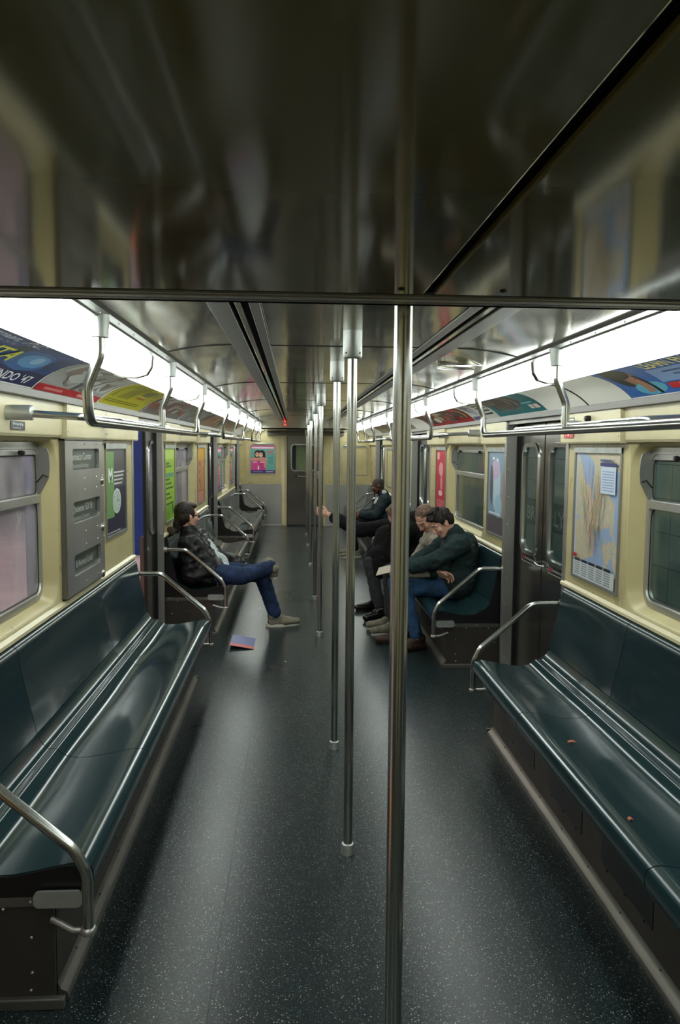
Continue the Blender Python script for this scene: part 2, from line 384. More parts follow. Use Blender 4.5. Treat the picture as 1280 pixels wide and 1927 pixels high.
# ------------------------------------------------------------------ lamps
nlab = {-1: 'left', 1: 'right'}
ordn = ['rearmost', 'behind-camera', 'nearest', 'second', 'third', 'fourth', 'fifth', 'sixth', 'seventh', 'farthest']
for s in (-1, 1):
    ys = [Y0 + .02, .14, 1.60, 3.50, 5.24, 6.98, 8.74, 10.48, 12.22, 13.96, Y1 - .04]
    for i, (a, b) in enumerate(zip(ys, ys[1:])):
        t = thing('ceiling_light', f'{ordn[i]} fluorescent light along the {nlab[s]} ceiling edge of the car, white glowing diffuser', 'light')
        t['group'] = f'fluorescent lights along the {nlab[s]} ceiling edge'
        P = [(.857, 2.070), (.862, 2.022), (.882, 1.992), (.925, 1.980), (.985, 1.980), (1.016, 1.990), (1.028, 2.006), (1.028, 2.05), (.857, 2.10)]
        m = MB(); m.prism([(s * x, z) for x, z in P], a + .018, b - .018, diff_m); m.build('diffuser', t, smooth=40)
        for yc in (a + .014, b - .014):
            m = MB(); c = Vector((.94, 2.04)); PP = [(s * (c.x + (x - c.x) * 1.05), c.y + (z - c.y) * 1.12) for x, z in P]
            m.prism(PP, yc - .008, yc + .008, steel_d); m.build('end_cap', t)
        m = MB(); m.box(s * .80, s * 1.08, a + .001, b - .001, 2.125, 2.20, steel_d); m.build('housing', t)

# ------------------------------------------------------------------ ad coves
QC0, QC1 = (1.033, 2.012), (1.318, 1.902)
def cove(t):       # t 0 at bottom .. 1 at top -> (q, z, nq, nz)
    q = QC1[0] + (QC0[0] - QC1[0]) * t; z = QC1[1] + (QC0[1] - QC1[1]) * t; b = 4 * t * (1 - t) * .034
    nq, nz = -.36, -.933
    return q - nq * b, z - nz * b, nq, nz
COVELEN = .315
def cove_fn(s, ystart):
    def fn(u, v, d):
        q, z, nq, nz = cove(min(1.02, max(-.02, v / COVELEN)))
        return (s * (q + nq * d), ystart + (u if s < 0 else -u), z + nz * d)
    return fn
for k, s in ((1, -1), (2, 1)):
    m = MB(); n = 10
    m.box(s * 1.305, s * 1.40, Y0, Y1, 1.871, 1.905, mat('grey_extrusion', (112, 110, 106), .5, .3), .003)
    m.box(s * 1.03, s * 1.05, Y0, Y1, 2.02, 2.10, alu_strip)
    root = m.build('trim_%d' % k, kind='structure')
    for a, b in ((Y0, 3.985), (4.0, 8.66), (8.675, Y1 - .02)) if s > 0 else ((Y0, 5.5), (5.515, 8.64), (8.655, Y1 - .02)):
        fn = cove_fn(s, 0); L0 = []; L1 = []
        for i in range(n + 1):
            q, z, nq, nz = cove(i / n); L0.append((q, z)); L1.append((q - nq * .006, z - nz * .006))
        prof = [(s * q, z) for q, z in L0 + L1[::-1]]
        m = MB(); m.prism(prof, a, b, card_w); m.build('cove_panel', root, smooth=40)
        m = MB(); m.prism([(s * q, z) for q, z in [(x - (-.36) * -.003 , y - .003) for x, y in L0] + L1[::-1]], b + .001, b + .014, black); m.build('cove_joint', root, smooth=40)

def ad(s, ya, yb, bg, label, draw, group=None):      # yb > ya always; text starts at left as seen from inside
    w = yb - ya; P = Print(cove_fn(s, ya if s < 0 else yb), .00012, .014)
    P.rect(0, .012, w, COVELEN - .008, bg, 10)
    draw(P, w, COVELEN)
    # give the card thickness
    fn = P.fn
    for u in (0, w):
        loop = [fn(u, COVELEN * i / 8, .0003) for i in range(9)]; lo = [fn(u, COVELEN * i / 8, .0016) for i in range(9)]
        P.add(loop + lo, [(i, i + 1, 10 + i, 9 + i) for i in range(8)], ink((90, 90, 88)))
    tag(P.build('advertising_card'), label, 'advertisement', group)
def blur(P, w, h, cols, n, seed, rmax=.09, v0=.03, v1=None):
    r = random.Random(seed); v1 = v1 or h - .03
    for _ in range(n):
        ru = r.uniform(.02, rmax); rv = min(r.uniform(.015, .07), (v1 - v0) / 2.01)
        P.ell(r.uniform(ru, w - ru), r.uniform(v0 + rv, v1 - rv), ru, rv, r.choice(cols))
def ad1(P, w, h):
    P.rect(0, .012, w, .09, (38, 40, 86)); P.rect(0, .25, w, h - .008, (30, 58, 112))
    P.ell(w - .34, .15, .20, .075, (54, 104, 166)); P.ell(w - .30, .15, .13, .05, (96, 156, 208)); P.ell(w - .28, .155, .05, .028, (150, 196, 230))
    P.ell(w - .55, .20, .06, .03, (24, 56, 80)); P.ell(w - .10, .17, .07, .06, (30, 54, 110))
    P.text('Lichtman, P.C.', w - .50, .235, .040, (240, 244, 250), width=.62, align='r', shear=.4)
    P.text('(212) 555', w - .66, .205, .014, (150, 160, 180), width=.40, align='r')
    P.text('RITA', w - .49, .110, .078, (220, 222, 70), width=.34, align='r', shear=.3, bold=.002)
    P.rect(0, .078, w - .68, .100, (232, 238, 90))
    P.text("TELEMUNDO '47", w - .09, .026, .042, (236, 240, 244), width=.66, align='r', bold=.0008)
ad(-1, 1.75, 3.27, (38, 70, 132), 'blue advertising card with yellow RITA lettering at the left lamps', ad1)
def ad2(P, w, h):
    blur(P, w, h, [(176, 178, 176), (150, 150, 150), (200, 202, 202), (140, 126, 120), (120, 112, 112)], 26, 3, .14, .05)
    P.para(.42, .05, .47, .20, .9, (90, 84, 84)); P.para(.60, .06, .63, .24, .8, (112, 96, 90)); P.para(.30, .12, .42, .135, 2, (190, 190, 186))
    P.rect(0, .012, w, .05, (190, 30, 40)); P.rect(.10, .022, .36, .036, (222, 130, 130)); P.rect(.60, .020, .90, .038, (230, 160, 160))
ad(-1, 3.29, 4.30, (168, 170, 168), 'grey advertising card with a red bottom band above the sign box', ad2)
def ad3(P, w, h):
    P.para(.05, .08, .50, .28, .3, (150, 146, 36)); blur(P, w, h, [(190, 184, 40), (160, 156, 48), (130, 128, 60)], 10, 5, .12)
    P.rect(.06, .055, .95, .062, (120, 116, 20)); P.rect(.06, .04, .9, .046, (120, 116, 20)); P.para(.62, .11, .86, .125, .6, (190, 92, 40)); P.para(.55, .14, .80, .148, .5, (236, 234, 170))
    P.ell(.72, .2, .14, .05, (120, 118, 70))
ad(-1, 4.34, 5.47, (196, 188, 30), 'yellow advertising card above the open door', ad3)
def mk(cols, seed, n=30, band=None):
    def d(P, w, h):
        blur(P, w, h, cols, n, seed, .16)
        for q in range(3): P.para(w * (.2 + .25 * q), .05, w * (.2 + .25 * q) + .012, h - .05, .5, (150, 150, 150))
        if band: P.rect(0, .012, w, .045, band)
    return d
ad(-1, 5.55, 7.2, (120, 112, 108), 'reddish grey advertising card beyond the yellow card', mk([(150, 84, 62), (110, 104, 104), (180, 150, 140), (120, 60, 60), (170, 172, 172)], 11, 34))
ad(-1, 7.25, 8.62, (120, 120, 118), 'silver grey advertising card above the seated man with sunglasses', mk([(140, 140, 138), (98, 98, 100), (160, 158, 154)], 12, 20))
ad(-1, 8.68, 10.9, (140, 120, 100), 'purple and pink advertising card far along the left side', mk([(160, 60, 90), (96, 76, 130), (150, 150, 90), (200, 170, 120), (60, 50, 50)], 13, 46))
ad(-1, 10.95, 13.5, (150, 140, 100), 'tan advertising card farthest along the left side', mk([(170, 150, 110), (120, 110, 90), (160, 90, 80)], 14, 30))
def ad_r1(P, w, h):
    P.rect(0, .235, w, h - .008, (24, 66, 140))
    P.ell(.15, .17, .115, .10, (18, 22, 36)); P.ell(.20, .15, .065, .075, (150, 104, 84)); P.ell(.155, .20, .10, .065, (22, 20, 26)); P.ell(.26, .055, .13, .04, (96, 176, 200)); P.para(.22, .03, .28, .14, -.3, (170, 120, 96)); P.para(.30, .02, .33, .15, -.5, (30, 26, 34))
    P.ell(.235, .165, .012, .004, (60, 30, 26)); P.ell(.235, .125, .02, .007, (150, 60, 60))
    P.text('LEARN ENGLISH', .44, .180, .062, (238, 226, 140), width=.57, bold=.001)
    P.rect(.40, .255, 1.4, .268, (150, 178, 214)); P.rect(.48, .285, 1.3, .293, (126, 156, 200))
    P.rect(.40, .075, 1.45, .170, (128, 160, 208))
    P.rect(.50, .135, 1.3, .146, (60, 84, 140)); P.rect(.55, .110, 1.2, .120, (60, 84, 140)); P.text('1-800-287-1300', .56, .084, .017, (36, 50, 96), width=.5)
    P.rect(.42, .035, 1.3, .068, (206, 40, 36)); P.text('International', .50, .043, .02, (240, 220, 220), width=.42)
ad(1, 1.75, 3.46, (52, 104, 180), 'blue advertising card reading LEARN ENGLISH with a dark haired head', ad_r1)
def ad_teal(P, w, h):
    P.ell(.50, .16, .30, .10, (74, 62, 62)); blur(P, w * .6, h, [(110, 84, 78), (60, 50, 54), (134, 104, 96), (50, 60, 66)], 22, 21, .09, .05)
    P.para(.70, .10, .715, .28, -.3, (200, 220, 220)); P.text('B', .83, .20, .05, (120, 200, 200)); P.rect(.78, .10, 1.0, .115, (120, 190, 190)); P.rect(.86, .045, .93, .085, (220, 210, 210)); P.rect(.95, .045, 1.04, .085, (232, 200, 190))
    for q in range(9): P.para(.18 + q * .06, .04, .19 + q * .06, .13, .4, (170, 150, 144))
ad(1, 4.64, 5.72, (20, 116, 122), 'teal advertising card above the right door', ad_teal)
def ad_bw(P, w, h):
    for v in (.05, .09, .13, .17, .21): P.rect(w * .55, v, w * .95, v + .02, (40, 40, 44))
    P.ell(w * .25, .17, .12, .09, (110, 110, 128)); P.ell(w * .3, .12, .08, .06, (160, 168, 190)); P.rect(0, .012, w * .5, .05, (96, 100, 140))
ad(1, 5.75, 6.50, (206, 206, 200), 'black and white advertising card beside the teal card', ad_bw)
ad(1, 6.53, 8.63, (150, 50, 46), 'red and brown advertising card above the seated men', mk([(170, 40, 44), (190, 150, 104), (90, 70, 62), (60, 52, 52), (200, 190, 170)], 31, 50, (160, 34, 40)))
ad(1, 9.7, 13.5, (140, 128, 104), 'tan advertising card farthest along the right side', mk([(170, 150, 120), (120, 112, 96), (150, 96, 80)], 32, 30))

# ------------------------------------------------------------------ walls
WALL = {}
for s in (-1, 1):
    m = MB(); name = 'wall_left' if s < 0 else 'wall_right'
    for i, (a, b) in enumerate([(Y0, DOORS[s][0][0])] + [(DOORS[s][k][1], DOORS[s][k + 1][0]) for k in range(3)] + [(DOORS[s][3][1], Y1)]):
        m.box(s * 1.375, s * 1.40, a, b, 0, .90, kick_st)
        m.box(s * 1.52, s * 1.56, a + .03, b - .03, 0, 0.88, steel_d)
    m.box(s * 1.48, s * 1.56, Y0, Y1, 1.92, 2.27, dark_in)
    w = m.build(name, kind='structure'); WALL[s] = w
    for (kind, a, b) in SEC[s]:
        if kind == 'plain':
            m = MB(); m.box(s * WX, s * (WX + .015), a + .0015, b - .0015, ZL - .02, ZV + .02, cream, .002)
            for zz in (ZL + .05, 1.3, ZV - .04): m.ball((s * WX, b - .012, zz), .003, steel, 4)
            m.build('wall_panel', w)
    # ledge and valance along each bench
    spans = [(Y0, DOORS[s][0][0])] + [(DOORS[s][k][1], DOORS[s][k + 1][0]) for k in range(3)] + [(DOORS[s][3][1], Y1)]
    for a, b in spans:
        m = MB(); m.prism([(s * 1.352, .876), (s * 1.346, .882), (s * 1.348, .895), (s * 1.366, .908), (s * 1.385, .908), (s * 1.385, .876)], a, b, cream_b)
        m.build('ledge', w)
    for (kind, a, b) in SEC[s]:
        low = False
        if kind == 'win':
            m = MB(); m.prism([(s * 1.338, 1.873), (s * 1.345, ZV + .012), (s * 1.352, ZV), (s * 1.385, ZV), (s * 1.385, 1.873)], a, b, cream_b)
            m.build('valance', w)
        else:
            m = MB(); z1 = 1.968 if low else 1.872
            m.prism([(s * 1.318, z1), (s * 1.322, ZV + .005), (s * 1.326, ZV - .004), (s * 1.385, ZV - .004), (s * 1.385, z1)], a + .002, b - .002, cream_b)
            for zz, yq in ((ZV + .03, a + .02), (1.85, a + .02), (ZV + .03, b - .02), (1.85, b - .02)): m.ball((s * 1.321, yq, zz), .004, steel, 4)
            m.build('valance_box', w)

# ------------------------------------------------------------------ windows
wn = 0
for s in (-1, 1):
    for kind, a, b in SEC[s]:
        if kind != 'win': continue
        wn += 1
        z0, z1 = ZL - .01, ZV + .01
        o1 = ring(a, b, z0, z1, .0005); o2 = ring(a + .03, b - .03, z0 + .022, z1 - .012, .11); o3 = ring(a + .036, b - .036, z0 + .03, z1 - .02, .105)
        o4 = ring(a + .085, b - .085, z0 + .05, z1 - .035, .085)
        m = MB(); m.loft([rx(o1, s * WX), rx(o2, s * WX), rx(o3, s * (WX + .008)), rx(o4, s * (WX + .07))], cream)
        win = m.build('window_%d' % wn, smooth=50, kind='structure')
        ya, yb, za, zb = a + .08, b - .08, z0 + .045, z1 - .03
        fl = [rx(ring(ya, yb, za, zb, .085), s * 1.437), rx(ring(ya + .004, yb - .004, za + .004, zb - .004, .082), s * 1.424),
              rx(ring(ya + .034, yb - .034, za + .034, zb - .034, .056), s * 1.422), rx(ring(ya + .040, yb - .040, za + .040, zb - .040, .05), s * 1.436),
              rx(ring(ya + .040, yb - .040, za + .040, zb - .040, .05), s * 1.45)]
        m = MB(); m.loft(fl, steel); m.build('window_frame', win, smooth=50)
        zm = 1.425
        m = MB(); m.box(s * 1.418, s * 1.440, ya + .036, yb - .036, zm - .022, zm + .02, steel, .004); m.build('mid_rail', win)
        m = MB(); m.box(s * 1.426, s * 1.440, ya + .036, yb - .036, zb - .062, zb - .036, steel, .003); m.build('vent_rail', win)
        gm = glass_l if s < 0 else glass_r
        m = MB(); m.loft([rx(ring(ya + .046, yb - .046, za + .046, zm - .024, .045), s * 1.433), rx(ring(ya + .040, yb - .040, za + .040, zm - .020, .045), s * 1.430)], black)
        m.loft([rx(ring(ya + .040, yb - .040, zm + .02, zb - .06, .03), s * 1.432), rx(ring(ya + .046, yb - .046, zm + .024, zb - .066, .03), s * 1.434)], black)
        m.build('gasket', win)
        m = MB(); m.box(s * 1.438, s * 1.443, ya + .03, yb - .03, za + .03, zm, gm); m.build('lower_pane', win)
        m = MB(); m.box(s * 1.438, s * 1.443, ya + .03, yb - .03, zm, zb - .03, gm); m.build('upper_pane', win)
        for yq, sg in ((yb - .035, -1), (ya + .035, 1)):
            m = MB()
            pr = [(1.372, 1.63), (1.380, 1.655), (1.40, 1.668), (1.436, 1.668), (1.436, zm - .01), (1.425, zm + .005), (1.375, 1.52), (1.370, 1.57)]
            m.prism([(s * x, z) for x, z in pr], yq - .003, yq + .003, alu_strip)
            m.tube([(s * 1.43, yq - .006, 1.50), (s * 1.40, yq - .008, 1.535), (s * 1.38, yq - .008, 1.525)], .003, black, 6)
            m.build('wind_deflector', win)
        for yq in (ya + .30, yb - .30):
            m = MB(); m.box(s * 1.412, s * 1.428, yq - .03, yq + .03, zb - .056, zb - .044, chrome, .002); m.lathe((s * 1.40, yq - .02, zb - .05), [(.01, -.012), (.012, 0), (.008, .014)], black, 10, 'x')
            m.build('latch', win)

# ------------------------------------------------------------------ doors
dnum = 0
def leaf(parent, s, a, b, sticker=None, side=0):
    z1 = 1.88; x0, x1 = 1.425, 1.452
    wa, wb, wz0, wz1 = a + .115, b - .115, .95, 1.69
    m = MB()
    o1 = ring(a, b, .004, z1, .0005); o2 = ring(wa, wb, wz0, wz1, .075)
    m.loft([rx(o1, s * x0), rx(o2, s * x0), rx(o2, s * x1), rx(o1, s * x1), rx(o1, s * x0)], door_st)
    m.box(s * (x0 + .004), s * (x1 - .004), (a - .012) if side > 0 else b, a if side > 0 else (b + .012), .01, z1, black)
    lf = m.build('door_leaf', parent)
    m = MB(); m.loft([rx(ring(wa - .026, wb + .026, wz0 - .026, wz1 + .026, .10), s * x0), rx(ring(wa - .022, wb + .022, wz0 - .022, wz1 + .022, .096), s * (x0 - .012)),
                      rx(ring(wa + .006, wb - .006, wz0 + .006, wz1 - .006, .07), s * (x0 - .010)), rx(ring(wa + .010, wb - .010, wz0 + .010, wz1 - .010, .066), s * (x0 + .012))], chrome)
    m.build('window_frame', lf, smooth=50)
    m = MB(); m.box(s * (x0 + .008), s * (x0 + .013), wa + .001, wb - .001, wz0 + .001, wz1 - .001, glass_r if s > 0 else glass_l); m.build('door_pane', lf)
    if sticker:
        fn = lambda u, v, d: (s * (x0 - d), (a + b) / 2 + (.15 - u if s > 0 else u - .15), .875 + v)
        P = Print(fn); P.rect(-.004, -.004, .304, .054, (200, 200, 196), 2); P.rect(0, 0, .30, .05, (14, 14, 16), 2); P.ell(.035, .025, .018, .018, (190, 40, 40)); P.text('Do not lean on door', .065, .017, .022, (214, 214, 210), width=.21)
        P.build('safety_sticker', lf)
    return lf
for s in (-1, 1):
    for (a, b) in DOORS[s]:
        dnum += 1
        m = MB(); zt = 1.875
        m.box(s * 1.34, s * 1.50, a - .001, b + .001, 1.885 if zt > 1.9 else 1.862, 1.99, dark_in)  # near-black fill: shade of the door-pocket header put into the colour
        m.box(s * 1.335, s * 1.352, a, b, 1.845, zt, steel_d, .002)
        root = m.build('door_%d' % dnum, kind='structure')
        for yq, sg in ((a, 1), (b, -1)):
            m = MB()
            xp = 1.358 if sg > 0 else (1.322 if s > 0 else 1.350)
            m.box(s * xp, s * 1.415, min(yq - sg * .035, yq + sg * .012), max(yq - sg * .035, yq + sg * .012), 0, 1.868, steel, .004)
            m.box(s * 1.40, s * 1.47, yq - .03, yq + .03, 0, 1.88, black)
            for k in range(9): m.ball((s * (xp + .02), yq - .036 if sg < 0 else yq, .12 + .2 * k), .005, steel, 4)
            m.build('door_post', root)
        m = MB(); m.box(s * 1.30, s * 1.50, a, b, -.002, .006, steel_d)
        for k in range(10): m.box(s * (1.31 + k * .018), s * (1.316 + k * .018), a, b, .006, .008, steel)
        m.build('threshold', root)
        mid = (a + b) / 2
        if s > 0:
            leaf(root, s, a + .015, mid - .012, True, -1); leaf(root, s, mid + .012, b - .015, True, 1)
        else:
            leaf(root, s, a - .50, a + .07, False, -1); leaf(root, s, b - .36, b + .20, False, 1)
        if s > 0 and b > 0:
            m = MB(); m.tube(fillet([(s * 1.42, mid + .06, .91), (s * 1.39, mid + .05, .91), (s * 1.39, mid - .05, .90), (s * 1.42, mid - .06, .90)], .02), .008, chrome, 8); m.build('latch_handle', root, smooth=60)

# ------------------------------------------------------------------ end walls
m = MB()
m.box(-1.5, -.39, 16.15, 16.20, 0, 2.24, cream); m.box(.37, 1.5, 16.15, 16.20, 0, 2.24, cream); m.box(-.39, .37, 16.15, 16.20, 1.89, 2.24, cream)
we = m.build('wall_end', kind='structure')
for x0, x1 in ((-1.33, -.50), (.42, 1.33)):
    m = MB(); m.box(x0, x1, 16.13, 16.15, .02, .875, steel, .003); m.box(x0, x1, 16.126, 16.15, .868, .882, steel, .002); m.build('wainscot_panel', we)
    m = MB(); m.box(x0 + .08, x1 - .06, 16.142, 16.15, .90, 1.80, cream, .002); m.build('cream_panel', we)
    m = MB(); m.box(x0, x1, 16.11, 16.135, 0, .03, steel, .003); m.build('base_strip', we)
m = MB(); m.box(-.50, -.43, 16.14, 16.15, .02, 1.88, cream_b, .003); m.build('cream_pilaster', we)
m = MB(); m.box(-.80, .80, 16.06, 16.15, 1.90, LZ, steel_d, .003); m.build('header_box', we)
m = MB()
o1 = ring(-.38, .36, .03, 1.885, .001); o2 = ring(-.29, .19, 1.17, 1.70, .06)
m.loft([[(y, 16.13, z) for y, z in o1], [(y, 16.13, z) for y, z in o2], [(y, 16.17, z) for y, z in o2]], door_st)
m.box(-.38, .36, 16.10, 16.16, 0, .03, black)
de = m.build('door_9', kind='structure')
m = MB(); m.loft([[(y, 16.13, z) for y, z in ring(-.315, .215, 1.145, 1.725, .085)], [(y, 16.112, z) for y, z in ring(-.31, .21, 1.15, 1.72, .08)],
                  [(y, 16.112, z) for y, z in ring(-.285, .185, 1.175, 1.695, .058)], [(y, 16.14, z) for y, z in ring(-.28, .18, 1.18, 1.69, .054)]], chrome); m.build('window_frame', de, smooth=50)
m = MB(); m.box(-.29, .19, 16.15, 16.156, 1.17, 1.70, glass_r); m.build('door_pane', de)
m = MB(); m.box(-.20, .10, 16.30, 16.32, 1.0, 1.75, cream); m.build('next_car_panel', de)
m = MB(); m.tube(fillet([(.28, 16.13, 1.02), (.28, 16.08, 1.02), (.28, 16.08, 1.14), (.28, 16.13, 1.14)], .02), .010, chrome, 8); m.box(.25, .31, 16.12, 16.13, 1.0, 1.16, steel, .003); m.build('handle', de, smooth=50)
P = Print(lambda u, v, d: (-.22 + u, 16.129 - d, 1.03 + v)); P.rect(0, 0, .44, .04, (12, 12, 14), 2); P.text('Emergency exit only', .05, .012, .018, (220, 220, 216), width=.32); P.build('door_sticker', de)
P = Print(lambda u, v, d: (.21 + u, 16.129 - d, 1.30 + v)); P.rect(0, 0, .13, .20, (60, 56, 54), 2); P.ell(.065, .11, .045, .06, (170, 60, 60)); P.ell(.065, .11, .033, .045, (60, 56, 54)); P.para(.03, .07, .045, .15, .45, (170, 60, 60)); P.build('warning_sticker', de)
m = MB(); m.box(-1.5, 1.5, Y0 - .05, Y0, 0, 2.24, cream)
wb = m.build('wall_back', kind='structure')
m = MB(); m.box(-.38, .38, Y0, Y0 + .03, .02, 1.88, door_st, .004); m.build('door_panel', wb)

# ------------------------------------------------------------------ benches
SEATP = [(.842, .352), (.826, .362), (.817, .385), (.816, .418), (.824, .436), (.845, .446), (.88, .446), (.93, .437), (.99, .424), (1.05, .414), (1.10, .412), (1.14, .418),
         (1.165, .430), (1.178, .444), (1.192, .451), (1.206, .448), (1.218, .451), (1.232, .462), (1.246, .480), (1.258, .500), (1.262, .508), (1.272, .508), (1.27, .48), (1.255, .45), (1.22, .41), (1.10, .385), (.98, .39), (.86, .40)]
BACKP = [(1.262, .512), (1.268, .55), (1.284, .62), (1.303, .70), (1.318, .78), (1.327, .84), (1.334, .862), (1.348, .873), (1.366, .874), (1.366, .512)]
def rail(parent, s, y, near):     # end rail of a bench
    sg = -1 if near else 1
    m = MB()
    pts = fillet([(s * 1.345, y, .770), (s * 1.165, y, .770), (s * .862, y, .505), (s * .826, y, .43), (s * .826, y, .262)], .11, 7)
    m.tube(pts, .0165, chrome, 14); r = m.build('end_rail', parent, smooth=50)
    m = MB(); m.lathe((s * .826, y, .255), [(.022, -.006), (.024, 0), (.022, .010), (.0168, .014)], steel, 16)
    m.tube([(s * .826, y, .257), (s * .87, y, .257), (s * .94, y - sg * .03, .275)], .010, steel, 8); m.build('rail_clamp', r, smooth=50)
    m = MB(); m.lathe((s * 1.345, y, .770), [(.026, -.012), (.026, .012)], steel, 16, 'x'); m.build('rail_flange', r, smooth=50)
def bench(s, a, b, cuts, label, ends=(True, True), spawn=True):
    t = thing('bench', label, 'bench'); t['group'] = 'teal fibreglass benches along the car walls'
    ys = [a] + list(cuts) + [b]
    for y0, y1 in zip(ys, ys[1:]):
        g0 = 0 if y0 == a else .0025; g1 = 0 if y1 == b else .0025
        m = MB(); n = 8; loops = []
        for k in range(n + 1):
            yy_ = y0 + g0 + (y1 - y0 - g0 - g1) * k / n
            e = k / n; dip = .006 * sin(pi * e) ** 2
            loops.append([(s * x, yy_, z - (dip * sin(pi * (x - .88) / .29) if .88 < x < 1.17 and z > .40 else 0)) for x, z in SEATP])
        m.loft(loops, seat_m, capa=True, capb=True); m.build('seat', t, smooth=40)
        m = MB(); loops = []
        for k in range(n + 1):
            yy_ = y0 + g0 + (y1 - y0 - g0 - g1) * k / n
            e = min(k, n - k) / (n / 2); dip = .012 * (1 - (1 - e) ** 2)
            loops.append([(s * (x + (dip if x < 1.33 and .52 < z < .84 else 0)), yy_, z) for x, z in BACKP])
        m.loft(loops, back_m, capa=True, capb=True); m.build('backrest', t, smooth=40)
    m = MB(); m.box(s * .935, s * .95, a + .02, b - .02, 0.03, .40, kick_st); kp = m.build('kick_plate', t)
    m = MB(); m.prism([(s * .905, .0), (s * .902, .012), (s * .908, .028), (s * .925, .036), (s * .936, .060), (s * .94, .060), (s * .94, .0)], a + .02, b - .02, steel_d)
    for k in range(int((b - a) / .3)): m.ball((s * .93, a + .2 + k * .3, .046), .004, black, 4)
    m.build('base_trim', t, smooth=50)
    y = a + .55
    while y + .45 < b - .3:
        m = MB(); m.box(s * .9325, s * .936, y, y + .42, .13, .33, blackp, .001)
        for k in range(3): m.ball((s * .932, y + .06 + k * .15, .125), .004, black, 4)
        m.build('heater_panel', t); y += .62
    for near, yq in ((True, a), (False, b)):
        if not ends[0 if near else 1]: continue
        d = .012 if near else -.012
        m = MB(); m.box(s * .935, s * 1.37, min(yq, yq + d) , max(yq, yq + d), .03, .345, kick_st, .001)
        zz = yq - d * .25
        m.box(s * .94, s * 1.37, min(yq - d * .5, yq), max(yq - d * .5, yq), .315, .345, steel_d, .001)
        for x_, z_ in ((1.0, .33), (1.0, .22), (1.0, .11), (1.08, .31), (1.16, .335), (1.25, .31), (1.32, .335), (1.005, .055), (1.3, .2)): m.ball((s * x_, yq - d * .5, z_), .005, steel, 5)
        m.box(s * 1.14, s * 1.19, min(yq - d * .35, yq), max(yq - d * .35, yq), .17, .22, kick_st, .001)
        m.build('end_panel', t)
        m = MB()
        m.prism([(s * x, z) for x, z in [(.832, .345), (.822, .40), (.84, .438), (.90, .440), (1.05, .408), (1.14, .412), (1.2, .443), (1.25, .48), (1.268, .55), (1.305, .70), (1.33, .85), (1.352, .868), (1.366, .868), (1.366, .345)]],
                min(yq - d * .5, yq - d * .05), max(yq - d * .5, yq - d * .05), blackp); m.build('side_cover', t)
        m = MB(); yo = yq - (.022 if near else -.022)
        lp = ring(.845, .985, .322, .372, .016, 4)
        m.loft([[(s * y_, yo - .005, z_) for y_, z_ in lp], [(s * y_, yo + .005, z_) for y_, z_ in lp]], alu, capa=True, capb=True); m.build('side_tab', t)
        m = MB(); m.box(s * .905, s * 1.37, yq - (.022 if near else -.0), yq + (.0 if near else .022), 0, .034, steel_d, .004); m.build('end_trim', t)
        rail(t, s, yq + (-.035 if near else .035), near)
    return t
bench(-1, 2.225, 5.43, (3.09, 4.41), 'long teal bench nearest the camera on the left, empty, below the sign box', (True, True))
bench(-1, 6.76, 10.03, (7.68, 9.0), 'teal bench on the left on which the man with dark glasses sits', (True, True))
bench(-1, 11.40, 14.58, (12.3, 13.6), 'third teal bench on the left, empty, beyond the sprawling man', (True, True))
bench(-1, 15.80, 16.12, (), 'very short teal bench on the left against the far end wall', (True, False))
bench(1, 1.13, 4.34, (2.13, 3.46), 'long empty teal bench nearest the camera on the right, below the subway map', (True, True))
bench(1, 5.70, 8.90, (6.7, 8.0), 'teal bench on the right on which three men sit', (True, True))
bench(1, 10.27, 13.47, (11.3, 12.6), 'third teal bench on the right on which the man with the white collar sits', (True, True))
bench(1, 14.84, 16.12, (), 'last teal bench on the right against the far end wall', (True, False))
for n_, (x, y, z, l) in enumerate(((.955, 3.12, .434, 'tiny orange scrap of litter lying on the right bench seat'), (.90, 2.42, .444, 'tiny brown crumb lying near the front edge of the right bench'))):
    m = MB(); w = .016 if n_ == 0 else .007
    m.prism([(x - w, z), (x - w * .2, z + .004), (x + w, z + .001), (x + w * .9, z + .004), (x, z + .007), (x - w, z + .003)], y - .008, y + .008, mat('scrap', (196, 110, 84), .7))
    tag(m.build('litter_scrap'), l, 'litter')

# ------------------------------------------------------------------ grab poles
pl = [('nearest grab pole, standing large in front of everything', 1.625), ('second grab pole from the camera, with floor collar in the foreground', 3.06), ('third grab pole from the camera, just behind the second', 4.17),
      ('fourth grab pole, its foot beside the sprawled shoe', 6.72), ('fifth grab pole, gripped by the reaching hand', 8.35), ('sixth grab pole, just beyond the gripped one', 10.75), ('seventh grab pole, near the end of the car', 12.9), ('last grab pole, close to the end door', 14.5)]
for i, (lab, y) in enumerate(pl):
    t = thing('grab_pole', lab, 'pole', (0, y, 0)); t['group'] = 'grab poles along the middle of the aisle'
    top = LZ if y > 13.6 else CZ
    m = MB(); m.tube([(0, 0, .0), (0, 0, top - .09)], .0185 if i else .0195, chrome, 28); m.build('tube', t, smooth=50)
    m = MB(); m.lathe((0, 0, 0), [(.030, 0), (.029, .012), (.0255, .040), (.021, .043)], alu, 24); m.build('floor_collar', t, smooth=35)
    m = MB(); m.lathe((0, 0, top), [(.022, -.108), (.034, -.104), (.038, -.096), (.038, -.002), (.038, 0)], alu, 28)
    for k in range(4):
        a = pi / 4 + k * pi / 2; m.ball((.0375 * cos(a), .0375 * sin(a), top - .088), .004, black, 4)
    m.build('ceiling_socket', t, smooth=35)

